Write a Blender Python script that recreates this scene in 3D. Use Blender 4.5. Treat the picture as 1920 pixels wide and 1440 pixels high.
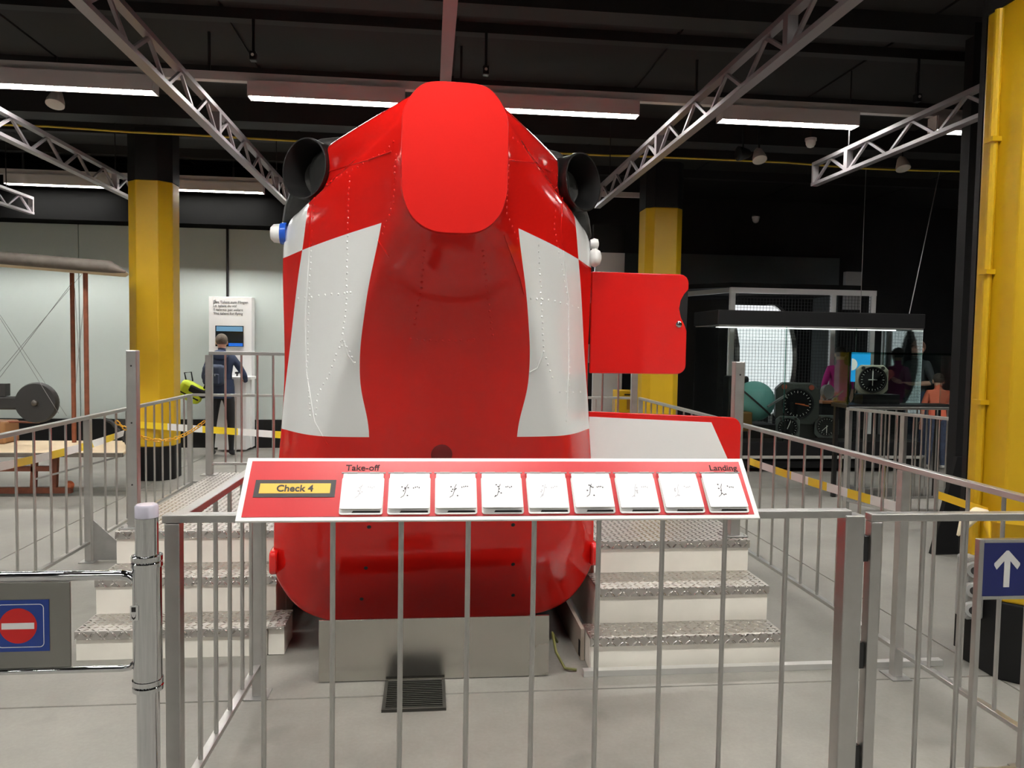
import bpy, bmesh, math, random
from mathutils import Vector, Matrix, Quaternion
random.seed(7)
for o in list(bpy.data.objects): bpy.data.objects.remove(o)
SC = bpy.context.scene
COL = SC.collection
PI = math.pi

# ------------------------------------------------------------------ camera
F, VPX, VPY, SLOPE, EYE = 1440.0, 805.0, 644.0, 0.016, 1.6
def _cam():
    Y = Vector((VPX-960, -(VPY-720), F)).normalized()       # room depth axis in camera coords (x right, y up, z forward)
    h = Vector((1, -SLOPE, 0))
    Z = h.cross(Y); Z.normalize()
    if Z.y < 0: Z = -Z
    X = Z.cross(Y)
    return X, Y, Z
CX, CY, CZ = _cam()
def ray(px, py):
    c = Vector((px-960, 720-py, F))
    return Vector((CX.dot(c), CY.dot(c), CZ.dot(c)))
EYEP = Vector((0, 0, EYE))
def onY(px, py, Y): r = ray(px, py); return EYEP + r*(Y/r.y)
def onX(px, py, X): r = ray(px, py); return EYEP + r*(X/r.x)
def onZ(px, py, z): r = ray(px, py); return EYEP + r*((z-EYE)/r.z)

cam_d = bpy.data.cameras.new('camera'); cam = bpy.data.objects.new('camera', cam_d); COL.objects.link(cam)
cam_d.sensor_width = 36.0; cam_d.lens = 36.0*F/1920.0; cam_d.clip_start = .05; cam_d.clip_end = 100
right = Vector((CX.x, CY.x, CZ.x)); up = Vector((CX.y, CY.y, CZ.y)); fwd = Vector((CX.z, CY.z, CZ.z))
cam.matrix_world = Matrix(((right.x, up.x, -fwd.x, 0), (right.y, up.y, -fwd.y, 0), (right.z, up.z, -fwd.z, EYE), (0, 0, 0, 1)))
SC.camera = cam

# ------------------------------------------------------------------ world, exposure
w = bpy.data.worlds.new('world'); SC.world = w; w.use_nodes = True
w.node_tree.nodes['Background'].inputs[0].default_value = (.9, .95, 1, 1)
w.node_tree.nodes['Background'].inputs[1].default_value = .02
SC.view_settings.view_transform = 'Standard'; SC.view_settings.look = 'None'
SC.view_settings.exposure = 0.22; SC.view_settings.gamma = 1.0; SC.view_settings.use_curve_mapping = False
LAMP = 132.0          # strength of the ceiling strip lights

# ------------------------------------------------------------------ materials
MATS = {}
def mat(name, col=(.5, .5, .5), rough=.5, metal=0, noise=0, nscale=8, coat=0, bump=0, bscale=40, emit=0, spec=.5, rvar=0):
    if name in MATS: return MATS[name]
    m = bpy.data.materials.new(name); m.use_nodes = True
    nt = m.node_tree; b = nt.nodes['Principled BSDF']
    b.inputs['Base Color'].default_value = (*col, 1); b.inputs['Roughness'].default_value = rough
    b.inputs['Metallic'].default_value = metal; b.inputs['Coat Weight'].default_value = coat
    b.inputs['Coat Roughness'].default_value = .04; b.inputs['Specular IOR Level'].default_value = spec
    if emit:
        b.inputs['Emission Color'].default_value = (*col, 1); b.inputs['Emission Strength'].default_value = emit
    tc = nt.nodes.new('ShaderNodeTexCoord')
    if noise or rvar:
        n = nt.nodes.new('ShaderNodeTexNoise'); n.inputs['Scale'].default_value = nscale; n.inputs['Detail'].default_value = 5
        nt.links.new(tc.outputs['Object'], n.inputs['Vector'])
        if noise:
            r = nt.nodes.new('ShaderNodeMapRange'); r.inputs[1].default_value = .3; r.inputs[2].default_value = .7
            r.inputs[3].default_value = 1-noise; r.inputs[4].default_value = 1+noise
            nt.links.new(n.outputs['Fac'], r.inputs[0])
            v = nt.nodes.new('ShaderNodeVectorMath'); v.operation = 'SCALE'; v.inputs[0].default_value = col
            nt.links.new(r.outputs[0], v.inputs['Scale']); nt.links.new(v.outputs[0], b.inputs['Base Color'])
        if rvar:
            r2 = nt.nodes.new('ShaderNodeMapRange'); r2.inputs[1].default_value = .3; r2.inputs[2].default_value = .7
            r2.inputs[3].default_value = max(.02, rough-rvar); r2.inputs[4].default_value = rough+rvar
            nt.links.new(n.outputs['Fac'], r2.inputs[0]); nt.links.new(r2.outputs[0], b.inputs['Roughness'])
    if bump:
        n2 = nt.nodes.new('ShaderNodeTexNoise'); n2.inputs['Scale'].default_value = bscale; n2.inputs['Detail'].default_value = 4
        nt.links.new(tc.outputs['Object'], n2.inputs['Vector'])
        bp = nt.nodes.new('ShaderNodeBump'); bp.inputs['Strength'].default_value = bump; bp.inputs['Distance'].default_value = .01
        nt.links.new(n2.outputs['Fac'], bp.inputs['Height']); nt.links.new(bp.outputs[0], b.inputs['Normal'])
    MATS[name] = m; return m

STEEL = mat('brushed_steel', (.52, .515, .50), .36, .92, .06, 14, rvar=.05)
STEELD = mat('galvanised_steel', (.46, .46, .45), .42, .9, .12, 10, rvar=.08)
CHROME = mat('polished_chrome', (.66, .67, .68), .035, 1)
REDG = mat('red_gloss_paint', (.68, .011, .009), .22, 0, coat=.6)
REDB = mat('red_board_print', (.56, .024, .030), .33, 0, .04, 5)
WHITE = mat('white_paint', (.86, .86, .85), .45)
WHITEG = mat('white_enamel', (.86, .86, .84), .28)
CREAM = mat('cream_riser_paint', (.82, .79, .71), .55, 0, .05, 5)
BLACKM = mat('matt_black', (.006, .006, .0065), .8, spec=.2)
BLACKG = mat('black_satin', (.012, .012, .013), .3)
BLACKP = mat('black_print', (.02, .018, .018), .5)
YEL = mat('yellow_column_paint', (.58, .36, .006), .42, 0, .05, 3)
YELP = mat('yellow_plastic', (.78, .48, .02), .4)
BLACKC = mat('black_column_paint', (.007, .007, .0075), .55, 0, .2, 4, spec=.25)
WALLW = mat('pale_grey_wall', (.47, .53, .51), .7, 0, .03, 1.2)
WALLB = mat('black_wall', (.014, .014, .016), .8, 0, .2, 2)
GREYP = mat('dark_grey_partition', (.10, .115, .12), .7, 0, .05, 2)
CEIL = mat('black_ceiling', (.0075, .007, .007), .85, 0, .25, 1.5)
BEAM = mat('black_beam', (.006, .0055, .006), .7)
HOUSE = mat('lamp_housing', (.62, .58, .56), .4)
LAMPM = mat('lamp_light', (1, .97, .92), .5, emit=LAMP)
SKIN = mat('skin', (.60, .34, .25), .5)
GLASSC = None
def glass(name, tint=(.93, .97, .96), refl=1.0):
    m = bpy.data.materials.new(name); m.use_nodes = True; nt = m.node_tree
    for n in list(nt.nodes): nt.nodes.remove(n)
    o = nt.nodes.new('ShaderNodeOutputMaterial'); t = nt.nodes.new('ShaderNodeBsdfTransparent'); g = nt.nodes.new('ShaderNodeBsdfGlossy')
    fr = nt.nodes.new('ShaderNodeFresnel'); fr.inputs[0].default_value = 1.45; mx = nt.nodes.new('ShaderNodeMixShader')
    t.inputs[0].default_value = (*tint, 1); g.inputs['Roughness'].default_value = .02
    mu = nt.nodes.new('ShaderNodeMath'); mu.operation = 'MULTIPLY'; mu.inputs[1].default_value = refl
    nt.links.new(fr.outputs[0], mu.inputs[0]); nt.links.new(mu.outputs[0], mx.inputs[0])
    nt.links.new(t.outputs[0], mx.inputs[1]); nt.links.new(g.outputs[0], mx.inputs[2]); nt.links.new(mx.outputs[0], o.inputs[0])
    MATS[name] = m; return m
GLASS = glass('clear_glass', refl=.6)
GLASSE = glass('green_glass_edge', (.55, .72, .66))

def concrete():
    m = mat('concrete_floor', (.40, .385, .355), .55); nt = m.node_tree; b = nt.nodes['Principled BSDF']
    tc = nt.nodes.new('ShaderNodeTexCoord')
    def noise(s, d=6):
        n = nt.nodes.new('ShaderNodeTexNoise'); n.inputs['Scale'].default_value = s; n.inputs['Detail'].default_value = d; n.inputs['Roughness'].default_value = .6
        nt.links.new(tc.outputs['Object'], n.inputs['Vector']); return n
    a, c, e = noise(1.1), noise(6), noise(60, 3)
    def mr(src, lo, hi, f=.3, t=.7):
        r = nt.nodes.new('ShaderNodeMapRange'); r.inputs[1].default_value = f; r.inputs[2].default_value = t; r.inputs[3].default_value = lo; r.inputs[4].default_value = hi
        nt.links.new(src, r.inputs[0]); return r.outputs[0]
    def mul(x, y):
        q = nt.nodes.new('ShaderNodeMath'); q.operation = 'MULTIPLY'; nt.links.new(x, q.inputs[0]); nt.links.new(y, q.inputs[1]); return q.outputs[0]
    st = noise(2.3, 2)
    f = mul(mul(mul(mr(a.outputs[0], .80, 1.18), mr(c.outputs[0], .88, 1.10)), mr(e.outputs[0], .95, 1.05)), mr(st.outputs[0], .72, 1, .24, .36))
    v = nt.nodes.new('ShaderNodeVectorMath'); v.operation = 'SCALE'; v.inputs[0].default_value = (.235, .228, .205); nt.links.new(f, v.inputs['Scale'])
    nt.links.new(v.outputs[0], b.inputs['Base Color'])
    nt.links.new(mr(c.outputs[0], .42, .62), b.inputs['Roughness'])
    bp = nt.nodes.new('ShaderNodeBump'); bp.inputs['Strength'].default_value = .12; bp.inputs['Distance'].default_value = .005
    nt.links.new(c.outputs[0], bp.inputs['Height']); nt.links.new(bp.outputs[0], b.inputs['Normal'])
    return m
CONC = concrete()

def checkerplate():
    """aluminium tread plate: raised tears in two alternating directions"""
    m = mat('tread_plate', (.56, .54, .51), .3, 1); nt = m.node_tree; b = nt.nodes['Principled BSDF']
    N, L = nt.nodes, nt.links
    tc = N.new('ShaderNodeTexCoord'); sx = N.new('ShaderNodeSeparateXYZ'); L.new(tc.outputs['Object'], sx.inputs[0])
    def M(op, a, c=None, d=None):
        n = N.new('ShaderNodeMath'); n.operation = op
        for i, s in enumerate((a, c, d)):
            if s is None: continue
            if isinstance(s, (int, float)): n.inputs[i].default_value = s
            else: L.new(s, n.inputs[i])
        return n.outputs[0]
    P = .034
    px = M('DIVIDE', sx.outputs[0], P); py = M('DIVIDE', M('ADD', sx.outputs[1], sx.outputs[2]), P)
    ix, iy = M('FLOOR', px), M('FLOOR', py)
    fx, fy = M('SUBTRACT', M('SUBTRACT', px, ix), .5), M('SUBTRACT', M('SUBTRACT', py, iy), .5)
    par = M('SUBTRACT', M('MULTIPLY', M('ABSOLUTE', M('MODULO', M('ADD', ix, iy), 2)), 2), 1)
    u = M('MULTIPLY', M('ADD', fx, M('MULTIPLY', fy, par)), .707)
    v = M('MULTIPLY', M('SUBTRACT', fx, M('MULTIPLY', fy, par)), .707)
    d = M('ADD', M('POWER', M('DIVIDE', u, .52), 2), M('POWER', M('DIVIDE', v, .17), 2))
    hgt = N.new('ShaderNodeMapRange'); hgt.inputs[1].default_value = 1.1; hgt.inputs[2].default_value = .3; L.new(d, hgt.inputs[0])
    bp = N.new('ShaderNodeBump'); bp.inputs['Strength'].default_value = 1; bp.inputs['Distance'].default_value = .006
    L.new(hgt.outputs[0], bp.inputs['Height']); L.new(bp.outputs[0], b.inputs['Normal'])
    r = N.new('ShaderNodeMapRange'); r.inputs[3].default_value = .42; r.inputs[4].default_value = .18; L.new(hgt.outputs[0], r.inputs[0]); L.new(r.outputs[0], b.inputs['Roughness'])
    return m
TREAD = checkerplate()

# ------------------------------------------------------------------ mesh helpers
class MB:
    def __init__(s): s.v = []; s.f = []; s.m = []; s.cur = 0
    def add(s, vs, fs):
        o = len(s.v); s.v += [tuple(v) for v in vs]
        for f in fs: s.f.append(tuple(i+o for i in f)); s.m.append(s.cur)
        return s
    def box(s, x0, x1, y0, y1, z0, z1):
        vs = [(x, y, z) for z in (z0, z1) for y in (y0, y1) for x in (x0, x1)]
        return s.add(vs, [(0, 2, 3, 1), (4, 5, 7, 6), (0, 1, 5, 4), (2, 6, 7, 3), (0, 4, 6, 2), (1, 3, 7, 5)])
    def beam(s, p, q, w, h, upv=(0, 0, 1)):
        p, q = Vector(p), Vector(q); d = (q-p).normalized(); u = Vector(upv)
        if abs(d.dot(u)) > .98: u = Vector((0, 1, 0))
        r = d.cross(u).normalized(); u = r.cross(d).normalized()
        vs = []
        for c in (p, q):
            for a, b in ((-1, -1), (1, -1), (1, 1), (-1, 1)): vs.append(c + r*(a*w/2) + u*(b*h/2))
        return s.add(vs, [(3, 2, 1, 0), (4, 5, 6, 7), (0, 1, 5, 4), (1, 2, 6, 5), (2, 3, 7, 6), (3, 0, 4, 7)])
    def tube(s, pts, r, n=10, caps=True):
        pts = [Vector(p) for p in pts]; rs = r if isinstance(r, (list, tuple)) else [r]*len(pts)
        t0 = (pts[1]-pts[0]).normalized(); u = Vector((0, 0, 1)) if abs(t0.z) < .9 else Vector((1, 0, 0))
        vs = []; fs = []
        for i, p in enumerate(pts):
            t = (pts[min(i+1, len(pts)-1)]-pts[max(i-1, 0)]).normalized()
            r_ = t.cross(u).normalized(); u = r_.cross(t).normalized()
            for k in range(n):
                a = 2*PI*k/n; vs.append(p + (r_*math.cos(a)+u*math.sin(a))*rs[i])
        for i in range(len(pts)-1):
            for k in range(n):
                fs.append((i*n+k, i*n+(k+1) % n, (i+1)*n+(k+1) % n, (i+1)*n+k))
        if caps: fs.append(tuple(range(n-1, -1, -1))); fs.append(tuple((len(pts)-1)*n+k for k in range(n)))
        return s.add(vs, fs)
    def lathe(s, prof, c=(0, 0, 0), axis=(0, 0, 1), n=24, closed=False):
        ax = Vector(axis).normalized(); q = Vector((0, 0, 1)).rotation_difference(ax); c = Vector(c)
        vs = []; fs = []
        for r, h in prof:
            for k in range(n):
                a = 2*PI*k/n; vs.append(c + q @ Vector((r*math.cos(a), r*math.sin(a), h)))
        m = len(prof)
        for i in range(m-1 if not closed else m):
            j = (i+1) % m
            for k in range(n): fs.append((i*n+k, i*n+(k+1) % n, j*n+(k+1) % n, j*n+k))
        if not closed:
            fs.append(tuple(range(n-1, -1, -1))); fs.append(tuple((m-1)*n+k for k in range(n)))
        return s.add(vs, fs)
    def prism(s, poly, fn, d0, d1):
        """poly of 2-d points, fn(a,b,d) -> xyz, extruded from d0 to d1"""
        n = len(poly); vs = [fn(a, b, d0) for a, b in poly]+[fn(a, b, d1) for a, b in poly]
        fs = [tuple(range(n-1, -1, -1)), tuple(range(n, 2*n))]+[(i, (i+1) % n, n+(i+1) % n, n+i) for i in range(n)]
        return s.add(vs, fs)
    def ball(s, c, r, n=12, m=8):
        rx, ry, rz = r if isinstance(r, (tuple, list)) else (r, r, r); vs = []; fs = []
        for i in range(1, m):
            t = PI*i/m
            for k in range(n): a = 2*PI*k/n; vs.append((c[0]+rx*math.sin(t)*math.cos(a), c[1]+ry*math.sin(t)*math.sin(a), c[2]+rz*math.cos(t)))
        vs += [(c[0], c[1], c[2]+rz), (c[0], c[1], c[2]-rz)]; T = len(vs)-2
        for i in range(m-2):
            for k in range(n): fs.append((i*n+k, (i+1)*n+k, (i+1)*n+(k+1) % n, i*n+(k+1) % n))
        for k in range(n): fs.append((T, k, (k+1) % n)); fs.append((T+1, (m-2)*n+(k+1) % n, (m-2)*n+k))
        return s.add(vs, fs)
    def mesh(s, name, mats, smooth=0):
        me = bpy.data.meshes.new(name); me.from_pydata(s.v, [], s.f)
        mats = mats if isinstance(mats, (list, tuple)) else [mats]
        for m in mats: me.materials.append(m)
        for p, mi in zip(me.polygons, s.m): p.material_index = mi
        bm = bmesh.new(); bm.from_mesh(me); bmesh.ops.recalc_face_normals(bm, faces=bm.faces); bm.to_mesh(me); bm.free()
        if smooth:
            for p in me.polygons: p.use_smooth = True
            me.set_sharp_from_angle(angle=math.radians(smooth))
        me.update(); return me
    def build(s, name, mats, parent=None, smooth=0, bevel=0, loc=None, rot=None):
        o = bpy.data.objects.new(name, s.mesh(name, mats, smooth)); COL.objects.link(o)
        if parent is not None: o.parent = parent
        if loc is not None: o.location = loc
        if rot is not None: o.rotation_euler = rot
        if bevel:
            b = o.modifiers.new('bevel', 'BEVEL'); b.width = bevel; b.segments = 2; b.limit_method = 'ANGLE'
        return o
def tag(o, label=None, cat=None, group=None, kind=None):
    if label: o['label'] = label
    if cat: o['category'] = cat
    if group: o['group'] = group
    if kind: o['kind'] = kind
    return o
def thing(name, label, cat, loc=(0, 0, 0), rz=0, group=None):
    o = bpy.data.objects.new(name, None); COL.objects.link(o); o.location = loc; o.rotation_euler = (0, 0, rz); o.empty_display_size = .1
    return tag(o, label, cat, group)
def inst(name, me, parent, loc=(0, 0, 0), rot=None):
    o = bpy.data.objects.new(name, me); COL.objects.link(o); o.parent = parent; o.location = loc
    if rot is not None: o.rotation_euler = rot
    return o
def text(body, size, m, name, parent, loc, rot, extrude=.0008, align='LEFT', bold=0, label=None):
    cu = bpy.data.curves.new(name, 'FONT'); cu.body = body; cu.size = size; cu.extrude = extrude; cu.align_x = align; cu.offset = bold
    tmp = bpy.data.objects.new(name+'_tmp', cu); COL.objects.link(tmp)
    dg = bpy.context.evaluated_depsgraph_get()
    me = bpy.data.meshes.new_from_object(tmp.evaluated_get(dg)); bpy.data.objects.remove(tmp)
    me.materials.clear(); me.materials.append(m)
    o = bpy.data.objects.new(name, me); COL.objects.link(o); o.parent = parent; o.location = loc; o.rotation_euler = rot
    return o
def rrect(x0, x1, y0, y1, r, n=6):
    out = []
    for cx, cy, a0 in ((x1-r, y0+r, -90), (x1-r, y1-r, 0), (x0+r, y1-r, 90), (x0+r, y0+r, 180)):
        for k in range(n+1):
            a = math.radians(a0+90*k/n); out.append((cx+r*math.cos(a), cy+r*math.sin(a)))
    return out
XZ = lambda a, b, d: (a, d, b)
XY = lambda a, b, d: (a, b, d)
YZ = lambda a, b, d: (d, a, b)

# ================================================================== SETTING
CEILZ, BACKY = 4.2, 11.78
fl = MB().box(-9, 11, -5.2, 13.2, -.2, -.03).build('floor', mat('floor_joint', (.05, .047, .042), .9)); tag(fl, kind='structure')
xs = [-9, -3.05, 2.80, 11]; ys = [-5.2, -1.2, 3.45, 8.4, 13.2]
for i in range(3):
    for j in range(4):
        MB().box(xs[i]+.004, xs[i+1]-.004, ys[j]+.004, ys[j+1]-.004, -.06, 0).build('slab', CONC, fl, bevel=.004)
ce = MB().box(-9, 11, -5.2, 13.2, CEILZ, CEILZ+.1).build('ceiling', CEIL); tag(ce, kind='structure')
for y, h, wd in ((-3, .22, .2), (1.0, .22, .2), (3.6, .22, .2), (5.75, .16, .22), (6.35, .10, .1), (7.7, .14, .14), (8.75, .26, .3), (9.9, .14, .12), (11.0, .14, .12)):
    MB().box(-9, 11, y-wd/2, y+wd/2, CEILZ-h, CEILZ-.001).build('beam', BEAM, ce)
for k in range(11):                       # ceiling boards between the beams
    x = -8.9+k*1.82
    MB().box(x+.01, x+1.8, -5, 13, CEILZ-.02, CEILZ-.001).build('board', CEIL, ce)
# back wall, pale on the left, black above and on the right
wb = MB().box(-9, 11, 13.2, 13.4, 0, CEILZ).build('wall_back', WALLB); tag(wb, kind='structure')
wl = MB().box(-9.2, -9, -5.2, 13.4, 0, CEILZ).build('wall_left', mat('grey_wall', (.30, .32, .32), .8)); tag(wl, kind='structure')
wr = MB().box(11, 11.2, -5.2, 13.4, 0, CEILZ).build('wall_right', WALLB); tag(wr, kind='structure')
wf = MB().box(-9, 11, -5.4, -5.2, 0, CEILZ).build('wall_front', mat('front_wall', (.58, .58, .57), .8)); tag(wf, kind='structure')
for x0, x1 in ((-8.2, -5.5), (-2.6, -1.2), (.4, 1.8), (3.2, 4.6), (6.2, 8.6)):
    MB().box(x0, x1, -5.198, -5.14, .02, 2.9).build('unseen_dark_panel', BLACKM, wf)  # unseen black panels added so the chrome post mirrors dark stripes
px0 = -9.0
for i, x1 in enumerate((-7.4, -5.05, -2.98, -.62, 1.7)):
    o = MB().box(px0+.006, x1-.006, BACKY, BACKY+.12, .42, 3.234).build('wall_panel', WALLW, wb, bevel=.004); px0 = x1
MB().box(-9, 1.7, BACKY+.1, BACKY+.3, .40, 3.234).build('panel_backing', mat('panel_gap', (.28, .31, .31), .8), wb)
MB().box(-9, 1.7, 11.36, BACKY+.3, 3.235, CEILZ-.16).build('black_bulkhead', mat('bulkhead_black', (.002, .002, .002), .95, spec=.05), wb)
bb = MB().box(-9, 1.7, BACKY-.012, BACKY+.2, 0, .42).build('baseboard_back', BLACKC); tag(bb, kind='structure')

# ------------------------------------------------------------------ ceiling lights
def lamp_mesh():
    L, W = 1.29, .13
    h = MB().box(0, L, -W/2, W/2, .05, .13); h.box(-.01, 0, -W/2, W/2, -.005, .13); h.box(L, L+.01, -W/2, W/2, -.005, .13)
    h.box(0, L, -W/2-.008, -W/2, .0, .13); h.box(0, L, W/2, W/2+.008, .0, .13)
    g = MB()
    for k in range(43): g.box(k*.03+.0005, k*.03+.002, -W/2, W/2, 0, .03)
    return h.mesh('housing', HOUSE), MB().box(.002, L-.002, -W/2+.001, W/2-.001, .012, .048).mesh('diffuser', LAMPM), g.mesh('louvre', WHITEG)
LH, LD, LL = lamp_mesh()
LZ = 3.65
row_words = {-1.78: 'far behind the viewer', 2.52: 'above the helicopter tail', 6.82: 'in the front visible row', 11.12: 'in the row along the back wall'}
def lamp(x, y, label):
    t = thing('strip_light', label, 'ceiling light', (x, y, LZ), 0, 'ceiling strip lights')
    inst('housing', LH, t); inst('diffuser', LD, t); inst('louvre', LL, t)
lab_front = {-7.71: 'strip light of front row, beyond the left picture edge', -5.65: 'strip light of front row, second beyond left edge', -3.59: 'strip light of front row at the left picture edge',
             -1.53: 'strip light of front row between left truss and helicopter tail', .53: 'strip light of front row just right of helicopter tail',
             2.59: 'strip light of front row between the two right trusses', 4.65: 'strip light of front row beside the big yellow pillar', 6.71: 'strip light of front row hidden past the pillar'}
for x, l in lab_front.items():
    lamp(x, 6.82, l)
lab_back = {-7.73: 'strip light of back row past the left edge', -5.67: 'strip light of back row at far left', -3.61: 'strip light of back row right of the left yellow pillar', -1.55: 'strip light of back row behind helicopter, left one', .51: 'strip light of back row behind helicopter, right one'}
for x, l in lab_back.items(): lamp(x, 11.12, l)
for k in range(7):
    lamp(-6.9+k*2.06, -1.78, 'strip light of the row behind the viewer, %s from the left wall' % ('first second third fourth fifth sixth seventh'.split()[k]))
    lamp(-6.9+k*2.06, 2.52, 'strip light of the row above the helicopter tail, %s from the left wall' % ('first second third fourth fifth sixth seventh'.split()[k]))
for y, x0, x1, l in ((6.82, -8.5, 9, 'long pale mounting rail carrying the front row of strip lights'), (11.12, -8.5, 3.06, 'long pale mounting rail carrying the back row of strip lights'),
                     (2.52, -8.5, 9, 'long pale mounting rail above the helicopter tail'), (-1.78, -8.5, 9, 'long pale mounting rail behind the viewer')):
    o = MB().box(x0, x1, y-.035, y+.035, LZ+.1302, LZ+.2).build('lamp_rail', HOUSE); tag(o, l, 'lamp rail', 'lamp rails')
    for k in range(9):
        xx = x0+.3+k*(x1-x0-.6)/8; MB().box(xx-.01, xx+.01, y-.01, y+.01, LZ+.2005, CEILZ-.021).build('hanger', BEAM, o)

# ------------------------------------------------------------------ trusses
def truss(x, y0, y1, label, zl=3.25, h=.235):
    t = thing('roof_truss', label, 'truss', (x, y0, zl), 0, 'light grey trusses running to the back')
    Ln = y1-y0
    MB().box(-.035, .035, 0, Ln, 0, .03).build('lower_chord', TRM, t); MB().box(-.03, .03, 0, Ln, h-.035, h).build('upper_chord', TRM, t)
    n = max(2, round(Ln/.62)); s = Ln/n
    for k in range(n):
        b = MB().beam((0, k*s+.02, .025), (0, k*s+s/2, h-.03), .022, .022); b.build('diagonal', TRM, t)
        MB().beam((0, k*s+s/2, h-.03), (0, (k+1)*s-.02, .025), .022, .022).build('diagonal', TRM, t)
        if k % 4 == 2: MB().box(-.03, .03, k*s-.03, k*s+.03, .03, h-.035).build('upright', TRM, t)
    MB().box(-.03, .03, Ln-.03, Ln, .03, h-.035).build('upright', TRM, t); MB().box(-.03, .03, 0, .03, .03, h-.035).build('upright', TRM, t)
    for k in (1, n-1): MB().tube([(0, k*s, h), (0, k*s, CEILZ-zl-.021)], .006, 6).build('hanger', BEAM, t)
TRM = mat('truss_grey_paint', (.24, .225, .235), .4, .25)
for x, y1, l in ((-5.35, 11.1, 'grey lattice truss at the far left edge, only its end shows'), (-3.55, 9.85, 'grey lattice truss ending at the left yellow pillar'),
                 (-1.74, 9.65, 'long grey lattice truss running to the left engine exhaust'), (.085, 9.4, 'grey lattice truss seen end on above the red tail panel'),
                 (1.985, 9.15, 'long grey lattice truss running to the right engine exhaust'), (3.855, 7.5, 'short grey lattice truss left of the big yellow pillar')):
    truss(x, -2.0, y1, l)

# ------------------------------------------------------------------ pillars
def pillar(x, y, wd, zt, label, yel=YEL, c=.12):
    t = thing('pillar', label, 'pillar', (x, y, 0), 0, 'yellow and black pillars')
    def octo(w):
        a = w/2; b = a-c*w/.47; return [(b, -a), (a, -b), (a, b), (b, a), (-b, a), (-a, b), (-a, -b), (-b, -a)]
    MB().prism(octo(wd), XY, .385, zt).build('yellow_shaft', yel, t, bevel=.01)
    MB().prism(octo(wd+.012), XY, 0, .385).build('black_base', BLACKC, t, bevel=.008)
    MB().prism(octo(wd+.006), XY, zt, CEILZ-.27).build('black_top', BLACKC, t)
    return t
pillar(-3.13, 9.22, .48, 3.36, 'yellow pillar with black base beside the biplane wing')
pillar(2.95, 9.75, .48, 3.36, 'yellow pillar with black base behind the helicopter doors', c=.09)
pr = pillar(3.02, 3.55, .47, 3.30, 'big near yellow pillar with conduit and sockets at the right edge', c=.10)
MB().tube([(-.256, .03, .395), (-.256, .03, 3.28)], .021, 10).build('conduit', YEL, pr, 30)
for z in (1.35, 2.0, 2.65): MB().box(-.284, -.2355, .0, .06, z-.012, z+.012).build('conduit_clip', YEL, pr)
bx = MB().box(-.335, -.2425, -.04, .055, .26, .575).build('socket_box', mat('socket_grey', (.36, .37, .36), .5), pr, bevel=.012)
for z in (.52, .42, .32):
    s = MB().lathe([(.028, 0), (.040, .004), (.042, .02), (.036, .034), (.022, .036)], (-.308, -.04, z), (-.45, -.89, 0), 20).build('socket', mat('socket_grey'), bx, 40)
    MB().lathe([(.020, .0335), (.020, .038)], (-.308, -.04, z), (-.45, -.89, 0), 16).build('socket_opening', BLACKP, bx, 40)
o = MB().box(2.862, 2.94, 3.795, 3.83, 0, CEILZ-.24).build('black_post', BLACKC); tag(o, 'tall slim black post behind the big yellow pillar', 'post')
# black partition with sloped foot further back
b0 = onZ(1748, 1040, 0); yb = b0.y
pt = thing('black_partition', 'black partition with sloped foot behind the big yellow pillar', 'partition', (b0.x, yb, 0))
top = onY(1795, 857, yb)
MB().prism([(0, 0), (top.x-b0.x+.4, 0), (top.x-b0.x+.4, top.z), (top.x-b0.x, top.z)], XZ, 0, .045).build('sloped_foot', BLACKM, pt)
MB().box(top.x-b0.x+.02, top.x-b0.x+1.3, .05, .15, 0, CEILZ-.06).build('board', BLACKM, pt)

# ================================================================== HELICOPTER
HX, HY = .06, 3.9
heli = thing('rescue_helicopter', 'red and white chequered helicopter rear on a metal plinth', 'helicopter', (HX, HY, 0), math.radians(2.4))
def cr(P, n):
    """Catmull-Rom through half profile, mirrored at both ends"""
    Q = [(-P[1][0], P[1][1])]+P+[(-P[-2][0], P[-2][1])]; out = []
    for i in range(1, len(Q)-2):
        for k in range(n):
            t = k/n; r = []
            for d in (0, 1):
                a, b, c, e = Q[i-1][d], Q[i][d], Q[i+1][d], Q[i+2][d]
                r.append(.5*(2*b+(c-a)*t+(2*a-5*b+4*c-e)*t*t+(3*b-a-3*c+e)*t**3))
            out.append((max(r[0], 0), r[1]))
    out.append(P[-1]); return out
def lerpc(x, tab):
    for (a, b), (c, d) in zip(tab, tab[1:]):
        if x <= c: return b+(d-b)*(x-a)/(c-a)
    return tab[-1][1]
def smoothc(x, tab, w=.05):
    return (lerpc(max(tab[0][0], x-w), tab)+2*lerpc(x, tab)+lerpc(min(tab[-1][0], x+w), tab))/4
NS = 10
TP = [(0, 2.045), (.095, 2.055), (.165, 2.105), (.200, 2.19), (.205, 2.30), (.205, 2.42), (.195, 2.515), (.125, 2.605), (0, 2.62)]
BP = [(0, .165), (.56, .185), (.785, .36), (.825, .64), (.775, 1.40), (.775, 2.10), (.655, 2.29), (.595, 2.54), (0, 2.68)]
T_, B_ = cr(TP, NS), cr(BP, NS)
NU = len(T_)
GB = [(0, 0), (.061, .21), (.13, .35), (.237, .447), (.344, .506), (.45, .553), (.557, .612), (.69, .706), (.824, .824), (.93, .93), (1, 1)]
GS = [(0, 0), (.5, .47), (.8, .76), (1, 1)]
WB = [(0, 1), (1, 1), (2, .86), (3, .62), (4, .30), (5, .06), (5.6, 0), (8, 0)]
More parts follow.
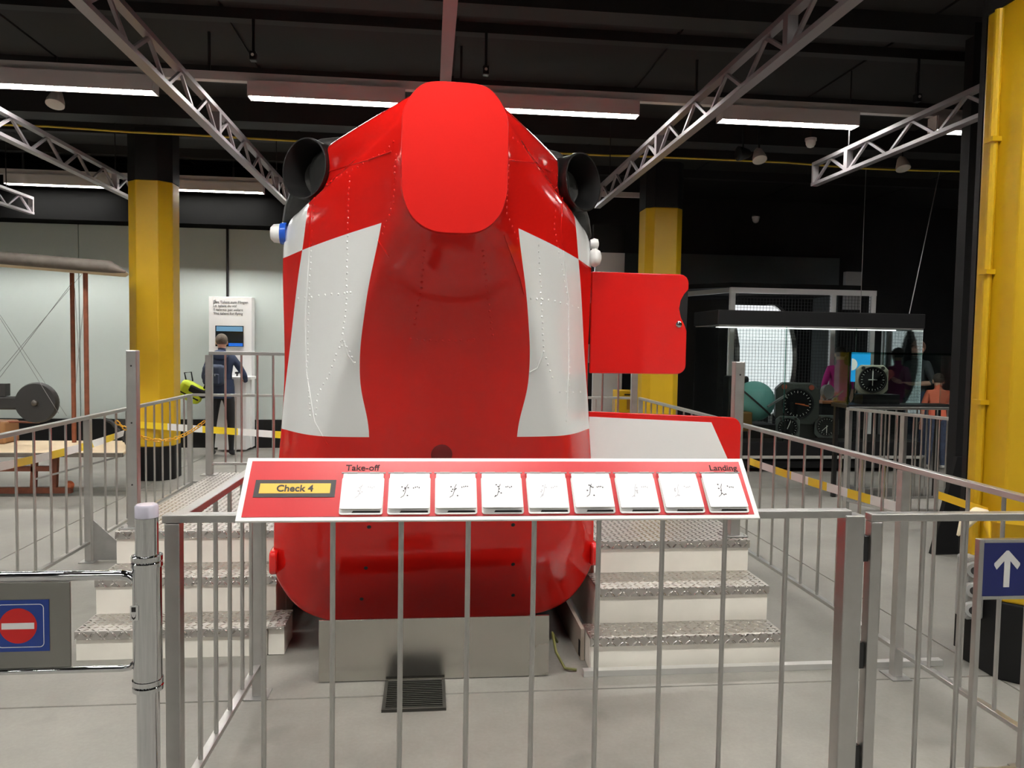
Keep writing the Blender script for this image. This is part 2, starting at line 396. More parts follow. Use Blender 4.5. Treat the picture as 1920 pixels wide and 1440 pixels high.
def hpt(u, t, k):
    """surface point: u index along half outline, t 0 tail .. 1 body"""
    a, b = T_[k], B_[k]; wb_ = smoothc(u, WB, .4)
    g = wb_*smoothc(t, GB, .03)+(1-wb_)*smoothc(t, GS, .05)
    if t <= 0: g = 0
    if t >= 1: g = 1
    bul = 1+.0*t
    return (a[0]+(b[0]-a[0])*t, -.8+.85*g, a[1]+(b[1]-a[1])*t)
rings = []
TS = [0]+[.02, .045, .075, .11, .15]+[.2+.04*i for i in range(17)]+[.87, .9, .925, .945, .96, .975, .985, .993, 1]
for t in TS: rings.append([hpt(k/NS, t, k) for k in range(NU)])
for y, sx, z0, sz in ((.3, 1, .165, 1), (.8, 1, .165, 1), (1.6, 1, .165, 1), (2.1, .96, .18, .96), (2.5, .82, .24, .80), (2.8, .60, .36, .58), (3.0, .34, .50, .35), (3.06, .05, .75, .08)):
    rings.append([(x*sx, y, z0+(z-.165)*sz) for x, z in B_])
hb = MB(); full = []
for r in rings:
    loop = list(r)+[(-x, y, z) for x, y, z in reversed(r[1:-1])]; full.append(loop)
n = len(full[0])
hb.add([p for l in full for p in l], [(i*n+k, i*n+(k+1) % n, (i+1)*n+(k+1) % n, (i+1)*n+k) for i in range(len(full)-1) for k in range(n)]+[tuple(range(n)), tuple((len(full)-1)*n+k for k in range(n))])

def heli_paint():
    m = mat('chequered_helicopter_paint', (.66, .008, .010), .10, 0); nt = m.node_tree; N, L = nt.nodes, nt.links; b = N['Principled BSDF']
    tc = N.new('ShaderNodeTexCoord'); s = N.new('ShaderNodeSeparateXYZ'); L.new(tc.outputs['Object'], s.inputs[0])
    def M(op, a, c=None):
        q = N.new('ShaderNodeMath'); q.operation = op
        for i, v in enumerate((a, c)):
            if v is None: continue
            if isinstance(v, (int, float)): q.inputs[i].default_value = v
            else: L.new(v, q.inputs[i])
        return q.outputs[0]
    ax = M('ABSOLUTE', s.outputs[0]); z = s.outputs[2]; y = s.outputs[1]
    zn = M('DIVIDE', M('SUBTRACT', z, 1.0), 1.4)
    def curve(pts):
        c = N.new('ShaderNodeFloatCurve'); cv = c.mapping.curves[0]
        P = [((a-1.0)/1.4, v) for a, v in pts]
        cv.points[0].location = P[0]; cv.points[1].location = P[-1]
        for p in P[1:-1]: cv.points.new(*p)
        c.mapping.update(); L.new(zn, c.inputs[1]); return c.outputs[0]
    inner, xa = curve(INNER), curve(XA)
    zb = M('ADD', M('MULTIPLY', ax, -.19), ZB+.19*.475)
    # bottom edge of the white field dips in the middle
    big = M('MULTIPLY', M('MULTIPLY', M('GREATER_THAN', ax, inner), M('LESS_THAN', ax, xa)), M('MULTIPLY', M('LESS_THAN', z, zb), M('GREATER_THAN', z, ZC)))
    small = M('MULTIPLY', M('MULTIPLY', M('GREATER_THAN', ax, xa), M('GREATER_THAN', z, zb)), M('MULTIPLY', M('LESS_THAN', z, 2.34), M('LESS_THAN', y, .42)))
    wh = M('MAXIMUM', big, small)
    mx = N.new('ShaderNodeMix'); mx.data_type = 'RGBA'; mx.inputs[6].default_value = (.66, .011, .008, 1); mx.inputs[7].default_value = (.86, .88, .87, 1)
    L.new(wh, mx.inputs[0])
    jn = N.new('ShaderNodeTexNoise'); jn.inputs['Scale'].default_value = 14; jn.inputs['Detail'].default_value = 3; L.new(tc.outputs['Object'], jn.inputs['Vector'])
    jag = M('MULTIPLY', M('SUBTRACT', jn.outputs[0], .5), .07)
    soot = M('MULTIPLY', M('MULTIPLY', M('GREATER_THAN', ax, .55), M('GREATER_THAN', y, -.35)), M('GREATER_THAN', z, M('ADD', M('SUBTRACT', 2.354, M('MULTIPLY', M('SUBTRACT', ax, .58), .55)), jag)))
    mx2 = N.new('ShaderNodeMix'); mx2.data_type = 'RGBA'; mx2.inputs[7].default_value = (.018, .018, .017, 1)
    L.new(soot, mx2.inputs[0]); L.new(mx.outputs[2], mx2.inputs[6]); L.new(mx2.outputs[2], b.inputs['Base Color'])
    rg_ = N.new('ShaderNodeMapRange'); rg_.inputs[3].default_value = .10; rg_.inputs[4].default_value = .55; L.new(soot, rg_.inputs[0]); L.new(rg_.outputs[0], b.inputs['Roughness'])
    nz = N.new('ShaderNodeTexNoise'); nz.inputs['Scale'].default_value = 3.2; nz.inputs['Detail'].default_value = 2; L.new(tc.outputs['Object'], nz.inputs['Vector'])
    bp = N.new('ShaderNodeBump'); bp.inputs['Strength'].default_value = .16; bp.inputs['Distance'].default_value = .02; L.new(nz.outputs[0], bp.inputs['Height']); L.new(bp.outputs[0], b.inputs['Normal'])
    return m
INNER = [(1.0, .36), (1.17, .345), (1.45, .385), (1.75, .36), (2.10, .29), (2.4, .24)]
XA = [(1.0, .80), (1.3, .775), (1.6, .735), (1.9, .69), (2.06, .66), (2.3, .63), (2.4, .62)]
ZB, ZC = 2.065, 1.165
HP = heli_paint()
fus = hb.build('fuselage', HP, heli, 50); fus['label'] = 'glossy red fuselage with white chequers'
# tail cover plate
tcp = MB(); TL = list(T_)+[(-x, z) for x, z in reversed(T_[1:-1])]
cz = 2.335
def sc(f): return [(x*f, cz+(z-cz)*f) for x, z in TL]
nn = len(TL); vs = []
for f, y in ((1.03, -.800), (1.03, -.815), (1.018, -.822)): vs += [(x, y, z) for x, z in sc(f)]
tcp.add(vs, [(i*nn+k, i*nn+(k+1) % nn, (i+1)*nn+(k+1) % nn, (i+1)*nn+k) for i in range(2) for k in range(nn)]+[tuple(range(nn)), tuple(2*nn+k for k in range(nn))])
tcp.build('tail_cover', mat('red_tail_cover', (.62, .007, .004), .5, spec=.2), heli, 30)['label'] = 'flat red cover plate closing the cut tail boom'
from mathutils.bvhtree import BVHTree
BV = BVHTree.FromPolygons([Vector(v) for v in hb.v], hb.f)
HM = Matrix.Translation((HX, HY, 0)) @ Matrix.Rotation(math.radians(2.4), 4, 'Z'); HI = HM.inverted()
def hit(x, z):
    """surface point of the rear seen along +y in helicopter coordinates"""
    p, nrm, i, d = BV.ray_cast(Vector((x, -3, z)), Vector((0, 1, 0))); return p, nrm
def hitpx(px, py):
    o = HI @ EYEP; d = (HI.to_3x3() @ ray(px, py)).normalized(); p, nrm, i, dd = BV.ray_cast(o, d); return p, nrm
# rivets along the seams (pixel lines traced on the photograph, put on the real surface)
seams = [[(590, 372), (583, 470), (578, 600), (576, 700), (583, 790)], [(655, 330), (652, 430), (650, 560), (640, 660)], [(560, 560), (610, 553), (670, 548)],
         [(640, 640), (618, 700), (596, 740), (590, 790)], [(612, 345), (660, 318), (720, 285), (748, 255)], [(742, 290), (738, 380), (712, 450)], [(645, 640), (670, 690)],
         [(1045, 330), (1040, 430), (1065, 560), (1068, 700), (1062, 800)], [(1010, 460), (1015, 560), (1020, 660), (1040, 720)], [(995, 560), (1040, 565), (1095, 580)], [(952, 250), (1000, 290), (1052, 335)],
         [(1050, 735), (1100, 735)], [(955, 300), (950, 400), (975, 460)], [(795, 470), (790, 540), (775, 620)], [(905, 470), (915, 560), (925, 640)], [(770, 636), (830, 640), (900, 636)]]
rv = MB()
for s_ in seams:
    for (a, b), (c, d) in zip(s_, s_[1:]):
        L_ = math.hypot(c-a, d-b); k = max(2, int(L_/11))
        for i in range(k):
            p, nrm = hitpx(a+(c-a)*i/k+random.uniform(-.8, .8), b+(d-b)*i/k+random.uniform(-.8, .8))
            if p is None: continue
            if nrm.y > 0: nrm = -nrm
            rv.lathe([(.0062, -.001), (.0052, .0022), (.0022, .0036)], p, nrm, 6)
r_ = rv.build('rivets', HP, heli, 60); r_['kind'] = 'stuff'
# raised panel seams
sm_ = MB()
for s_ in ([(583, 372), (580, 470), (572, 600), (575, 700), (590, 790), (620, 845)], [(1055, 350), (1052, 430), (1066, 560), (1066, 700), (1062, 800)], [(615, 322), (650, 312), (690, 300), (745, 280)], [(955, 300), (1000, 305), (1040, 328)], [(708, 450), (735, 490)], [(945, 440), (975, 520), (985, 560)], [(645, 640), (652, 665), (668, 688)], [(1020, 660), (1008, 690), (990, 700)]):
    pp = []
    for (a, b), (c, d) in zip(s_, s_[1:]):
        for i in range(5):
            p, nrm = hitpx(a+(c-a)*i/5, b+(d-b)*i/5)
            if p is not None: pp.append(p)
    if len(pp) > 2: sm_.tube(pp, .0036, 5)
o = sm_.build('panel_seams', HP, heli, 60); o['kind'] = 'stuff'
for a, b in ((692, 988), (686, 1065), (678, 1123), (962, 984), (962, 1058), (962, 1116)):
    p, nrm = hitpx(a, b)
    if nrm.y > 0: nrm = -nrm
    MB().lathe([(.010, -.004), (.010, .0012)], p, nrm, 12).build('fixing_hole', BLACKP, heli, 40)
p, nrm = hitpx(828, 852); nrm = nrm if nrm.y < 0 else -nrm
MB().lathe([(.05, -.006), (.05, .004), (.042, .008)], p, nrm, 24).build('drain_cap', mat('dark_red_cap', (.16, .004, .005), .4), heli, 40)
# exhausts with sooted fairings
SOOT = mat('soot_black_metal', (.030, .030, .028), .55, .3, .5, 9, bump=.3, bscale=30)
for s in (-1, 1):
    c = Vector((-.60 if s < 0 else .63, -.03, 2.415)); ax = Vector((s*.64, -.77, .03)).normalized()
    q = MB(); q.lathe([(.120, -.30), (.138, -.12), (.141, .07), (.145, .075), (.145, .10), (.138, .10), (.132, .06), (.122, -.28)], c, ax, 36, closed=True)
    ex = q.build('exhaust_pipe', mat('burnt_pipe', (.007, .007, .007), .45), heli, 50); MB().lathe([(.121, -.262), (.121, -.25)], c, ax, 32).build('exhaust_throat', mat('soot_interior', (.003, .003, .003), .9), ex)
    fpoly = [(.46, 2.20), (.80, 2.17), (.785, 2.27), (.74, 2.40), (.70, 2.52), (.62, 2.615), (.46, 2.64)]
    fm = MB(); nf = len(fpoly); vs = []
    for y, k in ((.075, .94), (.12, 1.0), (.5, 1.0), (1.2, .96)):
        vs += [(s*(.46+(a-.46)*k), y, 2.4+(b-2.4)*k) for a, b in fpoly]
    fm.add(vs, [(i*nf+k, i*nf+(k+1) % nf, (i+1)*nf+(k+1) % nf, (i+1)*nf+k) for i in range(3) for k in range(nf)]+[tuple(range(nf)), tuple(3*nf+k for k in range(nf))])
    fm.build('exhaust_fairing', SOOT, heli, 40, bevel=.015)
    # skirt fin low on the side
    MB().prism(rrect(.44, .56, .28, .62, .03), lambda a, b, d: (d, b-.3, a), s*.80, s*.838).build('side_flange', REDG, heli, 40, bevel=.008)
# rear side lamps
q = MB().lathe([(.055, 0), (.055, .02), (.05, .03)], (-.765, .06, 2.13), (-1, 0, 0), 24).build('lamp_lens', mat('blue_lens', (.02, .10, .55), .2), heli, 40)
MB().lathe([(.048, .028), (.045, .06), (.03, .075)], (-.765, .06, 2.13), (-1, 0, 0), 24).build('lamp_cap', WHITEG, heli, 40)
q = MB(); q.lathe([(.03, 0), (.045, .015), (.05, .03), (.035, .055), (.015, .062)], (.765, .03, 2.06), (1, -.1, 0), 20); q.lathe([(.022, 0), (.03, .02), (.025, .04), (.01, .045)], (.768, .03, 2.13), (1, -.1, 0), 16)
q.build('lamp_housing', WHITEG, heli, 50)
# open doors on the right side (hinged square to the fuselage)
DY = .10
def wavy():
    x0, x1, z0, z1 = .80, 1.335, 1.455, 1.995
    P = [(x0, z0)]+[(x1-.05+.05*math.sin(math.radians(a)), z0+.05-.05*math.cos(math.radians(a))) for a in range(0, 91, 15)]
    P += [(x1, 1.69), (x1-.012, 1.72), (x1-.035, 1.765), (x1-.045, 1.81), (x1-.038, 1.855), (x1-.018, 1.89), (x1+.004, 1.915)]
    P += [(x1-.045+.05*math.cos(math.radians(a)), z1-.05+.05*math.sin(math.radians(a))) for a in range(0, 91, 15)]+[(x0, z1)]
    return P
d1 = MB().prism(wavy(), XZ, DY, DY+.025).build('upper_door', REDG, heli, 30, bevel=.004); d1['label'] = 'open red upper door with curved cut-out'
MB().prism([(1.335, 1.69), (1.323, 1.72), (1.300, 1.765), (1.290, 1.81), (1.297, 1.855), (1.317, 1.89), (1.339, 1.915)], XZ, DY+.006, DY+.018).build('edge_insert', BLACKG, d1)
MB().lathe([(.017, 0), (.017, .006), (.012, .009)], (1.288, DY, 1.725), (0, -1, 0), 20).build('lock', CHROME, d1, 40)
MB().lathe([(.006, .0085), (.006, .0105)], (1.288, DY, 1.725), (0, -1, 0), 12).build('keyhole', BLACKP, d1)
z0, z1, x1 = .73, 1.25, 1.665
P = [(.80, z0)]+[(x1-.06+.06*math.sin(math.radians(a)), z0+.06-.06*math.cos(math.radians(a))) for a in range(0, 91, 15)]+[(x1-.06+.06*math.cos(math.radians(a)), z1-.03-.06+.06*math.sin(math.radians(a))) for a in range(0, 91, 15)]+[(.80, z1)]
d2 = MB().prism(P, XZ, DY, DY+.025).build('lower_door', REDG, heli, 30, bevel=.004); d2['label'] = 'open red lower door with white field'
MB().prism([(.80, .78), (1.66, .80), (1.60, .97), (1.49, 1.192), (.80, 1.222)], XZ, DY-.003, DY-.0002).build('white_field', WHITE, d2)
for z in (1.56, 1.88): MB().tube([(.795, DY+.03, z-.05), (.795, DY+.03, z+.05)], .012, 10).build('hinge', STEELD, d1)
# plinth
pl = thing('metal_plinth', 'low brushed sheet-metal plinth under the red helicopter', 'plinth', (.045, 3.6, 0))
PLM = mat('plinth_sheet_metal', (.52, .505, .46), .25, 1, .04, 3, rvar=.04)
MB().box(-.545, .545, 0, .012, .004, .30).build('front_sheet', PLM, pl, bevel=.002)
MB().box(-.545, .545, .014, 2.3, .004, .16).build('body', mat('plinth_dark', (.06, .06, .06), .6), pl)
# floor grate in front of the plinth
ga = onZ(722, 1335, 0)
gt = thing('floor_grate', 'dark metal floor grate in front of the metal plinth', 'grate', (-.05, 3.43, 0))
gx0, gx1, gy0, gy1 = -.125, .125, -.13, .15
GM = mat('dark_grate_metal', (.07, .068, .062), .4, .8)
MB().box(gx0, gx1, gy0, gy1, .001, .003).build('pan', BLACKM, gt)
fr = MB(); fr.box(gx0-.015, gx0, gy0-.015, gy1, .001, .014); fr.box(gx1, gx1+.015, gy0-.015, gy1, .001, .014); fr.box(gx0, gx1, gy0-.015, gy0, .001, .014); fr.build('frame', GM, gt)
gm = MB().box(gx0, gx1, -.003, .003, .003, .012).mesh('slat', GM)
for k in range(15): inst('slat', gm, gt, (0, gy0+.012+k*.0185, 0))

# ================================================================== STAIRS
def stairs(name, x0, x1, ys, zs, yend, label, inner):
    t = thing(name, label, 'stairs', (x0, ys[0], 0)); W = x1-x0
    for i in range(3):
        y = ys[i]-ys[0]; ye = (ys[i+1]-ys[0]) if i < 2 else yend-ys[0]
        zb = 0 if i == 0 else zs[i-1]
        a = inner[i]; b = W
        q = MB().box(a, b, y-.012, ye+(.0 if i < 2 else 0), zs[i]-.012, zs[i]); q.box(a, b, y-.014, y-.006, zs[i]-.045, zs[i]); q.build('tread' if i < 2 else 'platform', TREAD, t, bevel=.003)
        MB().box(a+.006, b-.006, y-.004, y+.012, zb+.001, zs[i]-.014).build('riser', CREAM, t)
        MB().box(a+.004, b-.004, y+.0125, ye-.0005, 0.003, zs[i]-.0125).build('carcass', CREAM, t)
    return t
sr = stairs('stairs', .80, 1.795, (3.645, 3.83, 4.09), (.170, .355, .532), 6.4, 'right-hand stairs with tread plate steps under the open doors', (0, .075, .105))
MB().box(-.02, -.001, .12, 2.0, .003, .165).build('side_board', mat('plywood_edge', (.34, .29, .24), .7), sr)
MB().box(-.024, -.0205, .13, .16, .02, .10).build('side_slot', BLACKM, sr)
sl = stairs('stairs', -1.73, -.80, (3.945, 4.18, 4.45), (.152, .343, .528), 6.4, 'left-hand stairs with tread plate steps beside the chrome gate', (0, 0, 0))
MB().box(.931, 1.01, .0, .235, .004, .140).build('step_extension', CREAM, sl); MB().box(.9305, 1.012, -.012, .24, .1405, .152).build('tread_extension', TREAD, sl)
o = MB().box(.76, 2.62, 3.575, 3.615, .001, .030).build('floor_strip', mat('alu_strip', (.62, .62, .60), .4, .6)); tag(o, 'pale aluminium strip on the floor before the right stairs', 'floor strip')
# earth cable beside the plinth
cp = [(.70, 4.0, .01), (.655, 3.9, .10), (.645, 3.82, .12), (.65, 3.74, .06), (.68, 3.655, .014), (.735, 3.635, .012)]
o = MB().tube([Vector(p) for p in cp], .007, 8).build('earth_cable', mat('cable_yellow_green', (.14, .14, .04), .5), None, 60); tag(o, 'yellow-green earth cable curling beside the metal plinth', 'cable')

# ================================================================== FENCES
def bar_mesh(h, r=.0085): return MB().tube([(0, 0, 0), (0, 0, h)], r, 8).mesh('bar', STEEL, 40)
def fence(label, p0, p1, posts, bars, z0=0, z1=1.05, zb=.13, group=None, rail=(.042, .026), pw=.045, bar_r=.0085, ext=(0, 0), bottom=True, plate=True, name='railing'):
    p0, p1 = Vector((*p0, 0)), Vector((*p1, 0)); d = p1-p0; Ln = d.length; a = math.atan2(d.y, d.x)
    t = thing(name, label, 'railing', (p0.x, p0.y, z0), a, group)
    H = z1-z0
    MB().box(-ext[0], Ln+ext[1], -rail[0]/2, rail[0]/2, H-rail[1], H).build('top_rail', STEEL, t, bevel=.003)
    if bottom: MB().box(0, Ln, -.016, .016, zb-.02, zb).build('bottom_rail', STEEL, t, bevel=.002)
    for s in posts:
        MB().box(s-pw/2, s+pw/2, -pw/2, pw/2, .006, H-rail[1]-.001).build('post', STEEL, t, bevel=.003)
        if plate: MB().box(s-.06, s+.06, -.05, .05, .0005, .006).build('foot_plate', STEELD, t)
    bm_ = bar_mesh(H-rail[1]-.001-zb if bottom else H-rail[1]-zb, bar_r)
    for s in bars: inst('bar', bm_, t, (s, 0, zb+.0005))
    return t
def ub(a, b, s):
    n = max(1, round((b-a)/s)); return [a+(b-a)*k/n for k in range(1, n)]
# front railing carrying the board
FX0, FX1, FY = -.78, 1.40, 2.45
ff = fence('front railing with thin bars below the red reading board', (FX0, FY), (FX1, FY-.01), [.0], [.483+.214*k for k in range(8)]+[.27], ext=(.03, .02), zb=.12, plate=True, z1=1.062)
MB().box(FX1-FX0-.005, FX1-FX0+.062, -.03, .03, .006, 1.046).build('end_post', STEEL, ff, bevel=.004)
MB().box(FX1-FX0-.06, FX1-FX0+.075, -.06, .06, .0005, .006).build('foot_plate', STEELD, ff)
fs = fence('short railing running back from the front corner to the left stairs', (FX0+.002, FY+.05), (-.752, 3.50), [.995], [.19, .37, .55, .73, .87], zb=.15)
gl = fence('railing gate leaf with blue arrow sign', (1.487, 2.435), (2.36, 2.42), [.022, .86], [.20, .345, .62], ext=(.0, .0), zb=.14, pw=.04, name='gate_leaf')
for z in (.93, .56, .20): MB().box(-.034, -.001, -.012, .012, z-.045, z+.045).build('hinge', BLACKG, gl, bevel=.003)
sf = MB(); a0, a1, c0, c1 = .398, .608, .748, .958
sf.box(a0, a0+.018, -.012, .012, .14, c1); sf.box(a1-.018, a1, -.012, .012, .14, c1); sf.box(a0+.018, a1-.018, -.012, .012, c0, c0+.012); sf.box(a0+.018, a1-.018, -.012, .012, c1-.012, c1)
sfo = sf.build('sign_frame', STEEL, gl, bevel=.002)
MB().box(a0+.0185, a1-.0185, -.010, -.004, c0+.0125, c1-.0125).build('sign_plate', mat('sign_blue', (.010, .018, .13), .4), sfo)
cx_, cz_ = (a0+a1)/2, (c0+c1)/2
arrow = [(-.011, -.062), (.011, -.062), (.011, .030), (.038, .000), (.047, .015), (.047, .022), (.004, .066), (-.004, .066), (-.047, .022), (-.047, .015), (-.038, .000), (-.011, .030)]
MB().prism([(cx_+u, cz_+v) for u, v in arrow], XZ, -.0115, -.0102).build('white_arrow', WHITE, sfo)
# long side railings
lf = fence('long left railing running from the chrome gate towards the biplane', (-2.41, 2.9), (-2.41, 8.1), [.55, 2.83, 5.18], [s for s in ub(0, 5.2, .208) if min(abs(s-q) for q in (.55, 2.83, 5.18)) > .09], zb=.15)
MB().prism([(.03, .008), (.33, .008), (.03, .30)], lambda a, b, d: (2.83+d, -a, b), -.004, .004).build('gusset', STEELD, lf)
lbk = fence('left railing along the back in front of the information kiosk', (-2.41, 8.14), (-.75, 8.10), [1.62], ub(.05, 1.6, .42), zb=.15, plate=False)
rf = fence('long right railing beside the big yellow pillar', (2.30, 2.62), (2.30, 8.2), [.0, .86, 3.2, 5.55], [s for s in ub(0, 5.55, .206) if min(abs(s-q) for q in (0, .86, 3.2, 5.55)) > .09], zb=.15)
rbk = fence('right railing along the back behind the open helicopter doors', (2.27, 8.24), (.95, 8.2), [1.28], ub(.05, 1.25, .21), zb=.15, plate=False)
va = fence('railing coming forward from the small glass vitrine', (4.02, 7.0), (4.36, 5.98), [0.02, .62], ub(.06, 1.05, .085), zb=.16, bar_r=.008, plate=False)
vb = fence('railing running along the small glass vitrine', (4.07, 7.05), (5.5, 7.12), [1.40], ub(.05, 1.4, .11), zb=.16, bar_r=.008, plate=False)
# rails on the stair platforms
def corner_post(x, y, z0, z1, label, chainhook=False):
    t = thing('platform_post', label, 'post', (x, y, z0), 0, 'posts on the stair platforms')
    MB().box(-.028, .028, -.028, .028, .008, z1-z0).build('post', STEEL, t, bevel=.004); MB().box(-.07, .07, -.045, .07, .0005, .008).build('foot_plate', STEELD, t, bevel=.002)
    for px_, py_ in ((-.055, -.03), (.055, -.03), (-.055, .055), (.055, .055)): MB().lathe([(.008, .008), (.008, .014), (.005, .016)], (px_, py_, 0), (0, 0, 1), 6).build('bolt', STEELD, t)
    for z in (.25, .6, .92): MB().lathe([(.005, 0), (.005, .002)], (0, -.0275, z), (0, -1, 0), 10).build('screw_hole', BLACKP, t)
corner_post(-1.655, 4.52, .5285, 1.535, 'square steel post on the front corner of the left platform')
corner_post(1.735, 4.17, .5325, 1.525, 'square steel post on the front corner of the right platform')
pb = fence('steel railing at the rear of the left platform before the visitor', (-1.725, 6.28), (-.86, 6.28), [.0, .86], ub(.0, .86, .12), z0=.5285, z1=1.51, zb=.10, bar_r=.009, pw=.05)
pc = fence('steel railing at the rear of the right platform behind the doors', (.90, 6.28), (1.74, 6.28), [.81], ub(.0, .81, .13), z0=.5325, z1=1.51, zb=.10, bar_r=.009, pw=.05)

# ================================================================== READING BOARD
bl, br = onY(445, 975, 2.415), onY(1415, 972, 2.385)
BW = 1.668; bc = Vector((.248, 2.392, 1.047))
board = thing('reading_board', 'long tilted red board with white frame and flip cards on railing', 'board', bc); tilt = math.radians(46)
board.rotation_euler = (tilt, 0, math.radians(-.6))
BH = .238
MB().box(-BW/2, BW/2, 0, BH, -.010, 0).build('panel', WHITEG, board, bevel=.002)
MB().box(-BW/2+.017, BW/2-.017, .014, BH-.014, .0003, .0012).build('red_face', REDB, board)
tag_ = MB().box(-BW/2+.040, -BW/2+.292, .085, .150, .0015, .0026).build('black_label', BLACKP, board)
MB().box(-BW/2+.056, -BW/2+.276, .099, .136, .0027, .0034).build('yellow_label', mat('label_yellow', (.83, .50, .06), .5), tag_)
text('Check 4', .034, BLACKP, 'lettering', tag_, (-BW/2+.166, .106, .0040), (0, 0, 0), align='CENTER', bold=.0006)
text('Take-off', .032, mat('dark_red_print', (.02, .006, .006), .6, spec=.2), 'lettering', board, (-BW/2+.318, .187, .0016), (0, 0, 0), bold=.0003)
text('Landing', .032, MATS['dark_red_print'], 'lettering', board, (BW/2-.128, .187, .0016), (0, 0, 0), bold=.0003)
CW, CH = .128, .136
cxs = [-BW/2+.378+k*(BW-.378-.100)/8 for k in range(9)]
pmesh = MB().prism(rrect(-CW/2-.003, CW/2+.003, -.015, CH-.012, .008, 3), XY, .0016, .006).mesh('backing', WHITEG, 30)
cmesh = MB().prism(rrect(-CW/2, CW/2, 0, CH, .004, 3), XY, .0, .003).mesh('card', mat('card_white', (.90, .90, .88), .4), 30)
smesh = MB().prism([(-CW/2+.036, -.010), (CW/2-.004, -.010), (CW/2-.004, -.003), (-CW/2+.040, -.003)], XY, .0, .0006).mesh('slot', BLACKP)
hmesh = MB().tube([(-.016, 0, 0), (.016, 0, 0)], .0035, 8).mesh('hinge', STEELD, 40)
pm = MB().tube([(-CW/2-.006, 0, 0), (CW/2+.006, 0, 0)], .0026, 8).mesh('hinge_pin', STEELD, 40)
inkm = mat('ink', (.05, .05, .055), .6); inkl = mat('pale_ink', (.50, .50, .52), .6)
ords = 'first second third fourth fifth sixth seventh eighth ninth'.split()
for k, cx in enumerate(cxs):
    f = bpy.data.objects.new('flip_card', pmesh); COL.objects.link(f); f.parent = board; f.location = (cx, .034, 0); f['label'] = 'white flip card, %s from the left' % ords[k]
    lift = (.005, .006, .007, .009, .005, .009, .005, .005, .006)[k]
    ang = -math.asin(lift/CH)
    c = inst('card', cmesh, f, (0, 0, .0068+lift), (-math.asin(lift/CH), 0, 0)); inst('slot', smesh, f, (0, 0, .0061))
    for s in (-.036, .036): inst('hinge', hmesh, f, (s, CH+.002, .0095))
    inst('hinge_pin', pm, f, (0, CH+.002, .0095))
    g = MB(); rr = random.Random(k)
    x = -.012+rr.uniform(-.004, .004)
    pts = [(x-.012, .040), (x-.002, .048), (x+.002, .062), (x+.004, .078), (x+.010, .092)]
    for (a, b), (c2, d2_) in zip(pts, pts[1:]): g.beam((a, b, .0034), (c2, d2_, .0034), .0022, .0006)
    for j in range(6): a, b = x+rr.uniform(-.012, .012), .042+rr.uniform(0, .045); g.box(a, a+.005, b, b+.0045, .0031, .0037)
    for j in range(4): a = x+.026+j*.006; b = .078+rr.uniform(-.003, .003); g.box(a, a+.0035, b, b+.005, .0031, .0037)
    g.build('printed_sketch', inkm if k in (1, 2, 3, 5, 8) else inkl, f, loc=(0, 0, .0068+lift), rot=(-math.asin(lift/CH), 0, 0))
for x in (-.6, 0, .6): MB().beam((x, .13, -.0105), (x, .05, -.05), .03, .006).build('bracket', STEELD, board)

# ================================================================== CHROME GATE
cg = thing('chrome_gate', 'polished chrome swing gate post with barred arm at lower left', 'gate', (-.808, 2.3, 0))
MB().lathe([(.0315, .002), (.0315, 1.085)], n=32).build('post', CHROME, cg, 40)
MB().lathe([(.032, 1.086), (.032, 1.118), (.028, 1.123)], n=32).build('light_cap', mat('frosted_cap', (.62, .60, .70), .15), cg, 40)
MB().lathe([(.0325, .60), (.0395, .601), (.0395, .955), (.0325, .956)], n=32).build('sleeve', CHROME, cg, 30)
for z in (.575, .94): MB().lathe([(.034, z), (.0425, z+.002), (.0425, z+.014), (.040, z+.017), (.0425, z+.02), (.0425, z+.034), (.034, z+.036)], n=32).build('collar', CHROME, cg, 30)
MB().lathe([(.06, .0005), (.06, .008), (.034, .012)], n=32).build('floor_flange', CHROME, cg, 40)
sk = MB().box(-.034, -.012, -.0395, -.0385, .795, .838).build('sticker', mat('sticker_white', (.7, .7, .68), .5), cg)
MB().box(-.030, -.018, -.0402, -.0396, .820, .834).build('sticker_mark', BLACKP, sk)
MB().prism([(-.031, .815), (-.029, .802), (-.024, .797), (-.019, .802), (-.017, .815), (-.020, .806), (-.024, .803), (-.028, .806)], XZ, -.0402, -.0396).build('sticker_mark', BLACKP, sk)
arm = MB(); arm.tube([(-.036, 0, .90), (-.05, 0, .912), (-.07, 0, .916), (-.75, 0, .916)], .0145, 14)
ao = arm.build('arm', CHROME, cg, 50)
MB().tube([(-.036, 0, .655), (-.05, 0, .643), (-.07, 0, .640), (-.75, 0, .640)], .0095, 12).build('arm', CHROME, cg, 50)
MB().tube([(-.75, 0, .64), (-.765, 0, .66), (-.765, 0, .90), (-.75, 0, .916)], .0095, 12).build('arm', CHROME, cg, 50)
pp_ = MB().box(-.70, -.212, -.004, .004, .650, .900).build('plate', mat('plate_steel', (.27, .265, .245), .42, .7, .04, 6), cg, bevel=.002)
sg = MB().box(-.42, -.268, -.0058, -.0042, .700, .850).build('sign', mat('sign_mid_blue', (.012, .045, .26), .4), pp_)
ol = MB(); o1 = rrect(-.408, -.282, .712, .838, .012, 4); o2 = rrect(-.4060, -.2840, .7140, .8360, .010, 4); k = len(o1)
ol.add([(a, -.0062, b) for a, b in o1]+[(a, -.0062, b) for a, b in o2], [(i, (i+1) % k, k+(i+1) % k, k+i) for i in range(k)]); ol.build('sign_outline', WHITE, pp_)
MB().lathe([(.051, 0), (.051, .0008)], (-.352, -.0058, .775), (0, -1, 0), 40).build('red_disc', mat('sign_red', (.62, .012, .012), .4), pp_)
MB().box(-.396, -.308, -.0078, -.0068, .766, .784).build('white_bar', WHITE, pp_)

